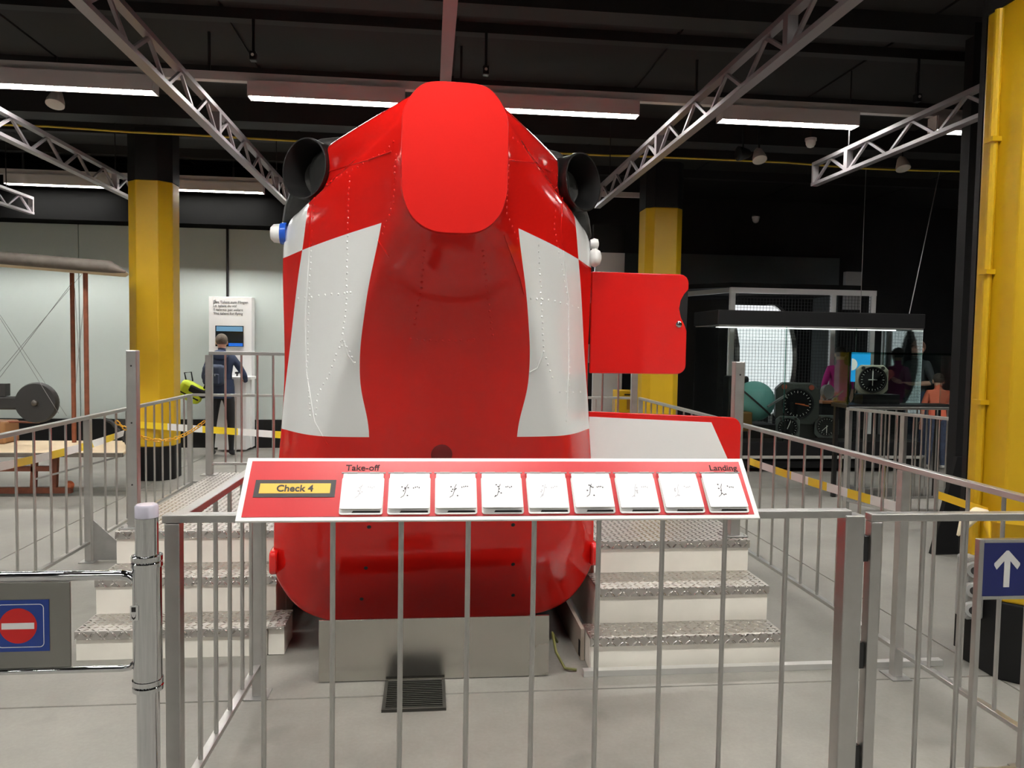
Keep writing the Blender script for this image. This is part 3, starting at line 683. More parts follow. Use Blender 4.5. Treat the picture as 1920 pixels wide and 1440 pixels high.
# ================================================================== TAPES, CHAIN
def tape(name, label, p, q, sag, wd=.055, seg=.22, twist=0, first=0):
    p, q = Vector(p), Vector(q); d = q-p; L_ = d.length; n = max(2, int(L_/seg)); sub = 3
    m = MB(); vs = []; N_ = n*sub
    side = Vector((0, 0, 1))
    for i in range(N_+1):
        t = i/N_; c = p+d*t+Vector((0, 0, -sag*4*t*(1-t)))
        a = twist*math.sin(t*7); perp = d.normalized().cross(side); s = (side*math.cos(a)+perp*math.sin(a))*wd/2
        th = perp*.0008
        vs += [c-s-th, c+s-th, c+s+th, c-s+th]
    for i in range(N_):
        m.cur = (i//sub+first) % 2
        b = i*4
        m.add([], [])
        for f in ((b, b+1, b+5, b+4), (b+1, b+2, b+6, b+5), (b+2, b+3, b+7, b+6), (b+3, b, b+4, b+7)): m.f.append(f); m.m.append(m.cur)
    m.v = [tuple(v) for v in vs]
    o = m.build(name, [mat('tape_yellow', (.80, .58, .02), .45), mat('tape_white', (.78, .78, .76), .45)]); tag(o, label, 'barrier tape'); return o
tape('barrier_tape', 'yellow and white tape stretched before the kiosk wall', (-3.3, 9.0, .64), (-.85, 8.30, .56), .0, .075, .38)
tape('barrier_tape', 'yellow and white tape along the biplane lower wing', onX(-60, 886, -2.62), onY(232, 812, 7.9), .03, .06, .3, .3)
ta, tb = onX(1403, 864, 2.335), onX(1680, 950, 2.335)
tape('barrier_tape', 'yellow and white tape slanting along the long right railing', ta, tb, .01, .05, .2, .0)
tq = thing('tape_knot', 'knotted barrier tape tied around the big yellow pillar', 'barrier tape', (3.02, 3.55, 0))
ring = MB(); R_ = .31
pts = [(-.282, -.15), (-.14, -.243), (.14, -.243), (.243, -.14), (.243, .14), (.14, .243), (-.14, .243), (-.282, .06)]
for i in range(8):
    a, b = pts[i], pts[(i+1) % 8]; z = .80; ring.beam((*a, z), (*b, z), .002, .045)
ring.build('loop', YELP, tq)
te = MB(); v0 = Vector((-.297, -.10, .82))
te.tube([v0, v0+Vector((-.06, -.01, .0)), v0+Vector((-.13, -.02, -.05)), v0+Vector((-.165, -.02, -.11))], [.012, .03, .028, .006], 8); te.build('loose_end', mat('tape_cream', (.74, .66, .46), .5), tq, 60)
te = MB(); te.tube([v0+Vector((0, 0, -.01)), v0+Vector((-.01, -.02, -.06)), v0+Vector((.0, -.03, -.13))], [.01, .018, .004], 6); te.build('loose_end', YELP, tq, 60)
MB().beam(v0+Vector((0, .0, 0)), (-.36, .19, .85), .002, .04).build('tail_strip', YELP, tq)
def chain(p, q, sag, label):
    t = thing('plastic_chain', label, 'chain', p); p, q = Vector(p), Vector(q); d = q-p; n = 26
    lk = MB(); R1, r1 = .012, .0045; pts_ = []
    for i in range(16):
        a = 2*PI*i/16; pts_.append(Vector((math.cos(a)*R1+(.012 if math.cos(a) > 0 else -.012), math.sin(a)*R1, 0)))
    vs = []; fs = []
    for i, c in enumerate(pts_):
        tdir = (pts_[(i+1) % 16]-pts_[i-1]).normalized(); nx = tdir.cross(Vector((0, 0, 1)))
        for k in range(6): a = 2*PI*k/6; vs.append(c+nx*math.cos(a)*r1+Vector((0, 0, 1))*math.sin(a)*r1)
    for i in range(16):
        for k in range(6): fs.append((i*6+k, i*6+(k+1) % 6, ((i+1) % 16)*6+(k+1) % 6, ((i+1) % 16)*6+k))
    lk.add(vs, fs); me = lk.mesh('link', mat('chain_yellow', (.78, .42, .02), .4), 60)
    for i in range(n):
        f = lambda t_: d*t_+Vector((0, 0, -sag*4*t_*(1-t_)))
        a, b = f(i/n), f((i+1)/n); e = (b-a); o = inst('link', me, t, (a+b)/2)
        o.rotation_mode = 'QUATERNION'; o.rotation_quaternion = Vector((1, 0, 0)).rotation_difference(e) @ Quaternion((1, 0, 0), PI/2*(i % 2)+.3)
        o.scale = (e.length/.042, 1, 1)
chain((-1.755, 6.26, .96), (-2.385, 6.16, .965), .15, 'yellow plastic chain hanging between platform railing and left railing')

# ================================================================== KIOSK, CONDUIT, VISITOR
kc = Vector((-2.88, 11.5, 0))
ks = thing('info_kiosk', 'tall white information kiosk with screen at the pale wall', 'kiosk', kc)
KW = mat('kiosk_white', (.86, .87, .87), .4)
MB().box(-.30, .305, .06, .26, .03, 2.23).build('panel', KW, ks, bevel=.006)
MB().box(-.12, .28, -.18, .059, .03, 1.04).build('desk_body', KW, ks, bevel=.006)
MB().box(-.16, .37, -.30, .0595, 1.045, 1.085).build('desk_top', WHITEG, ks, bevel=.006)
scn = MB().box(-.205, .19, .05, .059, 1.51, 1.81).build('screen', mat('screen_dark', (.008, .012, .016), .2), ks)
MB().box(-.19, .18, .046, .0495, 1.73, 1.80).build('screen_picture', mat('screen_blue', (.10, .22, .34), .3, emit=.5), scn)
MB().box(-.02, .18, .046, .0495, 1.515, 1.56).build('screen_bar', mat('screen_bar_blue', (.01, .10, .45), .3, emit=.6), scn)
for i, s in enumerate(('Das Talent zum Fliegen', 'Le talent du vol', 'Il talento per volare', 'The talent for flying')):
    text(s, .052, mat('kiosk_grey_print', (.10, .11, .12), .6), 'lettering', ks, (-.235, .058, 2.135-i*.055), (PI/2, 0, 0), bold=.0004)
MB().lathe([(.012, 0), (.012, .03), (.03, .035), (.03, .06), (.012, .065)], (.13, -.08, 1.086), n=16).build('control_knob', BLACKG, ks, 40)
o = MB().tube([(-2.965, BACKY-.022, 2.24), (-2.965, BACKY-.022, 3.23)], .018, 10).build('wall_conduit', BLACKG, None, 40); tag(o, 'thin dark conduit rising from the kiosk up the pale wall', 'conduit')

def person(name, label, J, B, mats, loc, rz, hair=None, group=None, face=True):
    """J joints name->(x,y,z,r[,r2]); B list of (a,b,material index); facing -y in local space"""
    names = list(J); idx = {k: i for i, k in enumerate(names)}
    root = thing(name, label, 'person', loc, rz, group)
    me = bpy.data.meshes.new('body'); me.from_pydata([J[k][:3] for k in names], [(idx[a], idx[b]) for a, b, m in B], [])
    tmp = bpy.data.objects.new('tmp_body', me); COL.objects.link(tmp)
    sk_ = tmp.modifiers.new('skin', 'SKIN'); sk_.use_smooth_shade = True
    for i, k in enumerate(names):
        sv = me.skin_vertices[0].data[i]; r = J[k][3]; sv.radius = (r, J[k][4] if len(J[k]) > 4 else r); sv.use_root = (k == 'pelvis')
    sb = tmp.modifiers.new('sub', 'SUBSURF'); sb.levels = 2; sb.render_levels = 2
    dg = bpy.context.evaluated_depsgraph_get(); bm_ = bpy.data.meshes.new_from_object(tmp.evaluated_get(dg)); bpy.data.objects.remove(tmp)
    bm_.materials.clear()
    for m in mats: bm_.materials.append(m)
    seg = [(Vector(J[a][:3]), Vector(J[b][:3]), m, (J[a][3]+J[b][3])/2) for a, b, m in B]
    for p in bm_.polygons:
        c = p.center; best = 1e9; mi = 0
        for a, b, m, r in seg:
            d = b-a; t = max(0, min(1, (c-a).dot(d)/max(d.length_squared, 1e-9))); q = (c-(a+d*t)).length-r*.8
            if q < best: best = q; mi = m
        p.material_index = mi; p.use_smooth = True
    bo = bpy.data.objects.new('body', bm_); COL.objects.link(bo); bo.parent = root
    hd = Vector(J['head'][:3]); hr = J['head'][3]
    if hair: 
        h_ = MB(); h_.ball((0, 0, 0), (hr*1.12, hr*1.2, hr*1.2), 18, 12)
        keep = [i for i, v in enumerate(h_.v) if True]
        fs_ = [f for f in h_.f if not all(h_.v[i][1] < -.45*hr and h_.v[i][2] < .45*hr for i in f) and not all(h_.v[i][2] < -.62*hr for i in f)]
        h_.f = fs_; h_.m = [0]*len(fs_)
        ho = h_.build('hair', hair, root, 80); ho.location = hd+Vector((0, .012, .022))
    for s in (-1, 1):
        MB().ball((hd.x+s*hr*1.0, hd.y+.005, hd.z-.015), (.012, .02, .032), 8, 6).build('ear', mats[0], root, 60)
    if face:
        MB().prism([(-.012, -.025), (.012, -.025), (.004, .02), (-.004, .02)], lambda a, b, d: (hd.x+a*(1 if d < 0 else .5), hd.y-hr*(.98 if d > -1 else 1.0)+d*.02, hd.z-.01+b), -1.0, .6).build('nose', mats[0], root, 60)
        for s in (-1, 1): MB().ball((hd.x+s*.033, hd.y-hr*.90, hd.z+.012), (.013, .008, .007), 8, 6).build('eye', mat('eye_dark', (.03, .02, .02), .3), root, 60)
        MB().ball((hd.x, hd.y-hr*.88, hd.z-.055), (.024, .008, .006), 8, 6).build('mouth', mat('lip', (.42, .14, .12), .5), root, 60)
    return root
def std(h, arms, lean=0, hand=True, stance=.11, slim=1.0):
    """standing figure facing -y; arms = two lists shoulder->elbow->wrist->hand tip relative positions"""
    k = h/1.72; J = {}; 
    def j(n, x, y, z, r, r2=None): J[n] = (x*k, y*k, z*k, r*k*slim) if r2 is None else (x*k, y*k, z*k, r*k*slim, r2*k*slim)
    j('pelvis', 0, 0, .95, .150, .110); j('waist', 0, -.01, 1.10, .135, .10); j('chest', 0, .0, 1.30, .160, .115); j('neckb', 0, .01, 1.455, .075, .065); j('neck', 0, 0, 1.51, .052, .052)
    j('jaw', 0, -.012, 1.575, .066, .078); j('head', 0, -.008, 1.64, .078, .092); j('crown', 0, 0, 1.695, .052, .06)
    for s, n in ((-1, 'l'), (1, 'r')):
        j('hip'+n, s*.09, 0, .88, .098, .10); j('knee'+n, s*stance, -.012, .50, .062); j('calf'+n, s*(stance+.005), .015, .36, .055); j('ankle'+n, s*(stance+.01), .02, .09, .038)
        j('heel'+n, s*(stance+.01), .035, .045, .042); j('ball'+n, s*(stance+.02), -.10, .035, .040, .032); j('toe'+n, s*(stance+.022), -.17, .028, .030, .022)
        j('sh'+n, s*.165, .005, 1.40, .066)
        e, wr_, hd_ = arms[0 if s < 0 else 1]
        J['el'+n] = (e[0]*k, e[1]*k, e[2]*k, .044*k); J['wr'+n] = (wr_[0]*k, wr_[1]*k, wr_[2]*k, .029*k)
        a = Vector(wr_); b = Vector(hd_); dd = (b-a); u = dd.normalized(); J['palm'+n] = (*((a+dd*.5)*k), .033*k, .020*k); 
        pv = u.cross(Vector((0, 0, 1))); pv = pv.normalized() if pv.length > .1 else Vector((1, 0, 0))
        if hand:
            for q, (off, ln) in enumerate(((-.024, .060), (-.008, .072), (.008, .068), (.024, .052))):
                kn = b+pv*off; tip = kn+u*ln*.55+Vector((0, 0, -.012)); tip2 = tip+u*ln*.45+Vector((0, 0, -.02))
                J['f%d%s' % (q, n)] = (*(kn*k), .0095*k); J['g%d%s' % (q, n)] = (*(tip2*k), .008*k)
            th = a+dd*.35-pv*.036; t2 = th+u*.045-pv*.012; J['t'+n] = (*(th*k), .0115*k); J['u'+n] = (*(t2*k), .009*k)
    return J
def bones(J, top=1, legs=2, sho=3, skin=0, forearm=None):
    B = [('pelvis', 'waist', top), ('waist', 'chest', top), ('chest', 'neckb', top), ('neckb', 'neck', skin), ('neck', 'jaw', skin), ('jaw', 'head', skin), ('head', 'crown', skin)]
    for n in 'lr':
        B += [('pelvis', 'hip'+n, legs), ('hip'+n, 'knee'+n, legs), ('knee'+n, 'calf'+n, legs), ('calf'+n, 'ankle'+n, legs), ('ankle'+n, 'heel'+n, sho), ('heel'+n, 'ball'+n, sho), ('ball'+n, 'toe'+n, sho)]
        B += [('chest', 'sh'+n, top), ('sh'+n, 'el'+n, top), ('el'+n, 'wr'+n, top if forearm is None else forearm), ('wr'+n, 'palm'+n, skin)]
        for q in range(4):
            if 'f%d%s' % (q, n) in J: B += [('palm'+n, 'f%d%s' % (q, n), skin), ('f%d%s' % (q, n), 'g%d%s' % (q, n), skin)]
        if 't'+n in J: B += [('palm'+n, 't'+n, skin), ('t'+n, 'u'+n, skin)]
    return B
NAVY = mat('navy_cloth', (.018, .032, .075), .8, 0, .15, 12); BLK = mat('black_cloth', (.010, .010, .012), .85)
# visitor at the kiosk: seen from behind, right hand forward on the desk (facing +y -> rotate by pi)
W_arms = [[(-.30, -.06, 1.16), (-.27, -.28, 1.06), (-.25, -.35, 1.075)], [(.24, .03, 1.13), (.25, -.16, 1.03), (.24, -.24, 1.03)]]
Jw = std(1.66, W_arms, stance=.125, slim=.96)
wp = onZ(418, 853, 0)
wv = person('person', 'visitor in navy jacket and black leggings facing the kiosk', Jw, bones(Jw), [SKIN, NAVY, BLK, mat('dark_shoes', (.03, .03, .035), .6)], (wp.x, 10.98, 0), PI, mat('grey_brown_hair', (.12, .095, .075), .8, 0, .3, 60), face=True)
# jacket hem and hood
hm = MB(); hm.lathe([(.155, .80), (.17, .86), (.168, .95), (.155, 1.06)], n=24); o = hm.build('jacket_hem', NAVY, wv, 60); o.scale = (1.0, .82, 1)
hm = MB(); hm.ball((0, .085, 1.40), (.11, .06, .07), 14, 8); hm.build('hood', mat('navy_hood', (.03, .05, .11), .8), wv, 80)
# backpacks
bk = thing('backpack', 'dark blue backpack on the kiosk visitor\'s back', 'backpack', (wp.x-.04, 10.735, 1.07))
BKM = mat('backpack_navy', (.022, .035, .07), .7)
MB().box(-.135, .135, -.10, .10, -.08, .20).build('bag', BKM, bk, 60, bevel=.05); MB().box(-.10, .10, -.135, -.10, -.06, .08).build('front_pocket', BKM, bk, 60, bevel=.02)
for s in (-.04, .05): MB().box(s-.004, s+.004, -.145, -.136, .05, .08).build('zip_pull', mat('zip_grey', (.4, .42, .45), .4), bk)
gb = thing('shoulder_bag', 'neon yellow and black bag hanging at the kiosk visitor\'s left side', 'bag', (wp.x-.43, 10.86, .78)); gb.rotation_euler = (0, math.radians(28), 0); gb.scale = (1.25, 1.1, 1.25)
MB().box(-.13, .13, -.08, .08, 0, .20).build('bag', mat('neon_yellow', (.56, .68, .02), .6), gb, 60, bevel=.045)
MB().box(-.03, .16, -.085, .085, .10, .185).build('black_flap', BLK, gb, 60, bevel=.02)
MB().box(-.135, .12, -.085, .085, .055, .07).build('black_band', BLK, gb, 60, bevel=.004)
MB().tube([(-.11, 0, .19), (-.16, 0, .25), (-.10, 0, .29), (-.04, 0, .21)], .008, 6).build('handle', BLK, gb, 60)
MB().tube([(.10, 0, .19), (.10, -.06, .30), (.10, -.08, .46)], .010, 6).build('strap', BLK, gb, 60)

# ================================================================== BIPLANE (left)
bp_o = onY(232, 505, 8.0)
bi = thing('old_biplane', 'old wooden biplane with cream fabric wings behind the left railing', 'aircraft', (bp_o.x, 8.0, 0))
CRM = mat('cream_fabric', (.62, .50, .34), .8, 0, .05, 6); DRK = mat('dark_weathered_wood', (.10, .085, .07), .7, 0, .3, 8); RBW = mat('red_brown_wood', (.19, .055, .025), .5, 0, .2, 15); BKI = mat('black_iron', (.018, .018, .018), .6)
z1_, z0_ = onY(232, 510, 8.0).z, onY(0, 490, 8.0).z
sl_ = (z0_-z1_)/1.24
uw = MB()
sec = []
for x, k in ((.0, .12), (-.12, .5), (-.32, 1), (-5.2, 1)):
    zz = z1_-x*sl_
    sec.append([(x, 0, zz-.02*k), (x, -.03*k, zz+.03*k), (x, .0, zz+.075*k), (x, .2*k, zz+.105*k), (x, .5*k, zz+.08*k), (x, .9*k, zz-.0), (x, .5*k, zz+.03*k), (x, .2*k, zz+.02*k)])
n = 8; uw.add([p for s in sec for p in s], [(i*n+k, i*n+(k+1) % n, (i+1)*n+(k+1) % n, (i+1)*n+k) for i in range(3) for k in range(n)]+[tuple(range(n)), tuple(3*n+k for k in range(n))])
uw.build('upper_wing', CRM, bi, 50)
MB().tube([(.02, -.005, z1_-.0), (-.12, -.01, z1_+.045), (-5.2, -.01, z1_+.045+5.1*sl_)], [.012, .062, .062], 10).build('leading_edge', DRK, bi, 60)
lw = MB().prism([(-.02, .0), (-5.2, .0), (-5.2, .93), (-.22, .93)], XY, .425, .465); lw.build('lower_wing', CRM, bi, bevel=.015)
MB().box(-5.2, -.02, -.03, .0, .42, .46).build('wing_spar', DRK, bi)
for px_, y in ((160, 0.12), (135, .75)):
    q = onY(px_, 512, 8.0+y); MB().tube([(q.x-bp_o.x, y, .466), (q.x-bp_o.x, y, q.z)], .024, 8).build('strut', RBW, bi, 40)
wq = lambda a, b, y: tuple(onY(a, b, 8.0+y)-Vector((bp_o.x, 8.0, 0)))
for a, b, y0_, y1_ in (((135, 530), (-40, 760), .2, .2), ((155, 512), (-20, 720), .9, .9), ((-20, 560), (125, 780), .9, .9), ((-10, 580), (110, 775), .2, .2), ((140, 540), (150, 700), .5, .5), ((158, 560), (142, 720), .6, .6)):
    MB().tube([wq(*a, y0_), wq(*b, y1_)], .0025, 5).build('bracing_wire', mat('wire_grey', (.22, .22, .22), .4, .8), bi)
c = Vector(wq(70, 755, .7)); R1 = .205
wd = MB(); wd.lathe([(.0001, -.05), (R1, -.05), (R1+.012, -.02), (R1+.012, .02), (R1, .05), (.0001, .05)], c, (0, -1, 0), 36); wo = wd.build('disc', BKI, bi, 40)
MB().lathe([(.035, .05), (.03, .07), (.012, .08)], c, (0, -1, 0), 20).build('hub', mat('hub_metal', (.10, .09, .08), .4, .6), wo, 40)
MB().box(c.x-.75, c.x-.14, .66, .76, c.z-.075, c.z+.065).build('engine_beam', BKI, bi, bevel=.02)
MB().box(c.x-.6, c.x-.30, .66, .76, c.z+.07, c.z+.20).build('engine_block', BKI, bi)
MB().tube([(c.x-.7, .7, c.z-.20), (c.x+.02, .7, c.z-.21)], .012, 8).build('axle', RBW, bi)
MB().box(c.x-.62, c.x-.28, .6, .9, .466, c.z-.20).build('wooden_block', mat('tan_wood', (.30, .15, .06), .6), bi, bevel=.02)
for x in (-.75, -.95): MB().beam((x, .2, .42), (x-.02, .2, .03), .05, .05).build('skid_leg', RBW, bi)
MB().beam((-.6, .2, .05), (-3.2, .2, .05), .06, .06).build('skid_runner', RBW, bi)
MB().beam((-.8, .2, .27), (-3.2, .2, .27), .05, .05).build('skid_brace', RBW, bi)
MB().lathe([(.03, -.03), (.045, 0), (.03, .03)], (-.62, .2, .1), (0, 1, 0), 14).build('skid_roller', mat('orange_roller', (.50, .13, .05), .5), bi, 40)
MB().beam((-.05, .1, .42), (-.9, .1, .18), .018, .018).build('brace_rod', STEELD, bi)
hk = MB(); h0 = wq(195, 786, 0.3); hk.tube([h0, wq(208, 790, .3), wq(222, 806, .3), wq(234, 828, .3)], [.016, .02, .02, .018], 8); hk.build('tail_hook', BKI, bi, 60)
MB().prism([tuple((wq(a, b, .35)[0], wq(a, b, .35)[2])) for a, b in ((214, 787), (246, 787), (246, 834), (236, 834))], XZ, .34, .36).build('black_end_plate', BKI, bi)

# ================================================================== RIGHT HALL BACKGROUND
# tall grey-white board and dark neighbours behind the doors
o = MB().box(2.42, 2.86, 11.2, 11.26, 0, 2.98).build('display_board', mat('board_grey_white', (.50, .50, .50), .6)); tag(o, 'tall plain grey-white display board behind the helicopter\'s right side', 'board')
o = MB().box(2.40, 2.88, 11.27, 11.40, 2.2, 3.4).build('black_board', BLACKC); tag(o, 'black board above the grey-white display board', 'board')
o = MB().box(4.25, 7.2, 12.98, 13.15, 0, 3.22).build('grey_partition', GREYP); tag(o, 'wide dark grey partition above the wheel cage', 'partition')
o = MB().box(2.95, 4.2, 12.98, 13.15, 0, 3.2).build('grey_partition', mat('darker_grey_partition', (.035, .04, .042), .7)); tag(o, 'narrow darker partition left of the middle yellow pillar', 'partition')
o = MB().box(7.12, 7.4, 12.6, 12.7, 2.3, 2.95).build('white_panel', mat('pale_panel', (.45, .45, .45), .6)); tag(o, 'small pale panel high up right of the grey partition', 'panel')
yb_ = thing('yellow_cabinet', 'low yellow cabinet behind the right platform railing', 'cabinet', (2.66, 10.5, 0))
MB().box(-.02, .42, 0, .35, .02, .98).build('body', YEL, yb_, bevel=.01); MB().box(.10, .36, -.012, -.001, .72, .86).build('slot', mat('cabinet_brown', (.30, .15, .02), .5), yb_); MB().box(.06, .38, -.02, -.001, .92, .94).build('handle', BLACKG, yb_)
# wheel cage
cgx, cgy, cgz = 4.42, 11.0, 2.5
wc = thing('wheel_cage', 'white framed mesh cage around a glowing white wheel', 'cage', (cgx, cgy, 0))
WF = mat('cage_white', (.92, .92, .92), .4)
for x in (.03, 1.60, 2.23): MB().box(x-.035, x+.035, -.035, .035, .003, cgz-.08).build('post', WF, wc)
MB().box(-.005, 2.27, -.035, .035, cgz-.079, cgz).build('top_rail', WF, wc)
MB().beam((0, .04, cgz-.04), (-1.1, 1.35, cgz-.12), .06, .07).build('side_rail', mat('cage_grey', (.30, .30, .30), .5), wc)
MB().prism([(-.02, -.04), (2.28, -.04), (2.28, 1.96), (-1.15, 1.96), (-1.15, 1.36)], XY, cgz+.001, cgz+.07).build('roof', BLACKM, wc)
MB().prism([(.0, .05), (-1.1, 1.36), (-1.1, 1.40), (.0, .09)], XY, .003, cgz-.17).build('side_panel', BLACKM, wc)
MB().box(-1.1, 2.28, 1.93, 1.96, .003, cgz-.01).build('back_panel', BLACKM, wc)
ms = MB()
for k in range(1, 44): ms.box(.065+k*.0495-.002, .065+k*.0495+.002, -.004, .0, .1, cgz-.085)
for k in range(48): ms.box(.065, 2.2, -.0045, -.0005, .12+k*.0485, .124+k*.0485)
mo = ms.build('wire_mesh', mat('mesh_black', (.02, .02, .02), .5), wc); mo['kind'] = 'stuff'
wheel = thing('running_wheel', 'glowing white drum wheel with steel rim inside the cage', 'wheel', (cgx+.60, cgy+1.0, 1.42))
dr = MB()
for i in range(40):
    a0_, a1_ = 2*PI*i/40, 2*PI*(i+1)/40; r0, r1 = .86, .88
    vs = [(x, r*math.cos(a), r*math.sin(a)) for a in (a0_, a1_) for r in (r0, r1) for x in (-.38, .44)]
    dr.add(vs, [(0, 1, 5, 4), (2, 6, 7, 3), (0, 4, 6, 2), (1, 3, 7, 5)])
dr.build('drum', mat('glowing_white', (.86, .88, .90), .5, emit=.9), wheel, 40)  # glow put into the drum material itself, no lamp behind it
for x in (-.42, .48): MB().lathe([(.84, -.035), (.90, -.035), (.90, .035), (.84, .035)], (x, 0, 0), (1, 0, 0), 48, closed=True).build('rim', STEEL, wheel, 40)
MB().box(-.5, -.46, -.04, .04, -1.415, 0).build('stand', STEELD, wheel); MB().box(.52, .56, -.04, .04, -1.415, 0).build('stand', STEELD, wheel)
# big display case
dc = thing('display_case', 'long glass display case with black hood and plinth', 'display case', (3.66, 9.5, 0))
DW = 2.83
MB().box(0, DW, 0, .9, 1.90, 2.09).build('hood', BLACKG, dc, bevel=.01); MB().box(.02, DW-.02, .004, .88, 1.885, 1.899).build('hood_trim', STEEL, dc); MB().box(.15, DW-.15, .40, .46, 1.874, 1.8845).build('case_lamp', mat('case_lamp_light', (1, .97, .92), .5, emit=2.5), dc)
MB().box(.0, DW, .0, .9, .05, .40).build('plinth', BLACKM, dc, bevel=.01); MB().box(-.02, DW+.02, -.03, .92, .18, .215).build('sill', mat('sill_grey', (.40, .39, .36), .5), dc)
for x in (.1, DW-.1): MB().box(x-.06, x+.06, .1, .8, .001, .049).build('foot', BLACKM, dc)
for x0_, x1_ in ((.02, .92), (.93, 1.88), (1.89, DW-.02)): MB().box(x0_, x1_, .012, .020, .401, 1.884).build('pane', GLASS, dc)
MB().box(.012, .02, .02, .88, .401, 1.884).build('pane', GLASS, dc); MB().box(DW-.02, DW-.012, .02, .88, .401, 1.884).build('pane', GLASS, dc)
for x in (DW-.03,): MB().box(x-.03, x, .84, .88, .401, 1.884).build('corner_upright', STEELD, dc)
for x in (.93, 1.885): MB().box(x-.004, x+.004, .008, .026, .401, 1.884).build('pane_joint', GLASSE, dc)
def gauge(name, label, px, py, y, r, sq, col=(.05, .055, .05), hands=((.8, 100), (.5, 95)), depth=.18, ticks=24, red=True, octa=True):
    """square-bezel aircraft instrument facing the viewer; sq = half size; stands on what is below"""
    c = onY(px, py, y); t = thing(name, label, 'instrument', (c.x, y, c.z), math.radians(-20))
    cc = sq*.32 if octa else sq*.12
    poly = [(-sq+cc, -sq), (sq-cc, -sq), (sq, -sq+cc), (sq, sq-cc), (sq-cc, sq), (-sq+cc, sq), (-sq, sq-cc), (-sq, -sq+cc)]
    MB().prism(poly, XZ, 0, depth).build('case', mat('instrument_%.2f_%.2f' % col[:2], col, .5), t, bevel=sq*.05)
    MB().lathe([(r*1.02, -.012), (r*1.06, 0), (r*1.12, .0), (r*1.12, -.016), (r*1.02, -.016)], (0, 0, 0), (0, 1, 0), 36, closed=True).build('bezel', BLACKG, t, 40)
    MB().lathe([(r*1.02, .001), (r*1.02, .004)], (0, 0, 0), (0, -1, 0), 36).build('dial', BLACKM, t)
    g = MB()
    for i in range(ticks):
        a = 2*PI*i/ticks; l = .16 if i % 2 == 0 else .09
        g.beam((math.sin(a)*r*.93, -.005, math.cos(a)*r*.93), (math.sin(a)*r*(.93-l), -.005, math.cos(a)*r*(.93-l)), r*.035, .002, (0, 1, 0))
    g.build('scale', mat('dial_white', (.75, .75, .68), .5), t)
    for i, (l, a) in enumerate(hands):
        a = math.radians(a); MB().beam((-math.sin(a)*r*.15, -.008-.002*i, -math.cos(a)*r*.15), (math.sin(a)*r*l, -.008-.002*i, math.cos(a)*r*l), r*.07, .002, (0, 1, 0)).build('hand', mat('hand_orange', (.65, .14, .03), .5) if red else mat('dial_white'), t)
    for s in (-1, 1): MB().lathe([(sq*.13, 0), (sq*.12, .02)], (s*sq*.62, -.0, sq*.80), (0, -1, 0), 12).build('corner_screw', mat('screw_red', (.30, .06, .03), .5) if red else GM, t, 40)
    return c
gauge('flight_gauge', 'large square clock-like instrument with orange hands in the case', 1495, 757, 9.72, .185, .275, (.040, .045, .038), depth=.26)
gauge('flight_gauge', 'small grey dial instrument below left of the large clock', 1477, 802, 9.63, .118, .150, (.10, .12, .11), ((.8, 20),),   .06, 20, False)
gauge('flight_gauge', 'small grey dial instrument below right of the large clock', 1550, 800, 9.63, .118, .150, (.10, .12, .11), ((.7, 180), (.7, 225)),   .06, 20, False)
o = MB().box(4.15, 5.9, 9.85, 10.3, .4015, .52).build('case_step', BLACKM, None); tag(o, 'black display step inside the large case', 'display step')
pz = onY(1495, 757, 9.72)
o = MB().box(pz.x-.25, pz.x+.3, 9.78, 9.845, .4015, pz.z-.277).build('gauge_stand', BLACKG); tag(o, 'black stand carrying the large clock instrument', 'stand')
bc_ = onY(1414, 752, 9.9)
at = thing('attitude_ball', 'turquoise ball instrument with black bracket in the case', 'instrument', bc_)
MB().ball((0, 0, 0), .27, 28, 18).build('ball', mat('turquoise', (.16, .42, .38), .35), at, 60)
rg = MB(); rg.lathe([(.271, -.012), (.284, -.012), (.284, .012), (.271, .012)], (0, 0, 0), (.5, -.15, .6), 40, closed=True); rg.build('band', BLACKP, at, 40)
MB().beam((.05, -.31, -.05), (.32, -.26, .10), .02, .03).build('pointer', STEELD, at)
MB().box(-.33, -.05, .05, .30, bc_.z*0-.33, .33).build('bracket', BLACKG, at, bevel=.03); MB().box(-.30, .25, -.2, .25, .521-bc_.z, -.30).build('base', BLACKM, at)
MB().box(-.36, -.16, -.34, -.10, .521-bc_.z, -.12).build('brass_drum', mat('brass_brown', (.20, .10, .02), .4, .5), at, bevel=.02)
gz = onY(1560, 735, 10.0); gy = thing('gyro_mechanism', 'bare clockwork mechanism on copper base in the case', 'instrument', (gz.x, 10.05, .521))
MB().box(-.16, .16, -.1, .12, .0, gz.z-.521-.16).build('stand', BLACKM, gy); h_ = gz.z-.521
MB().box(-.17, .17, -.12, .12, h_-.159, h_-.12).build('base', mat('copper', (.45, .18, .08), .35, .6), gy, bevel=.006)
MB().lathe([(.10, -.03), (.10, .03)], (-.04, 0, h_+.0), (.3, -1, .1), 24).build('rotor', STEEL, gy, 40); MB().beam((.0, -.05, h_-.11), (.16, -.05, h_+.02), .015, .015).build('lever', STEELD, gy)
for x in (-.09, .1): MB().tube([(x, 0, h_-.12), (x, 0, h_-.04)], .012, 8).build('pillar_pin', STEELD, gy)
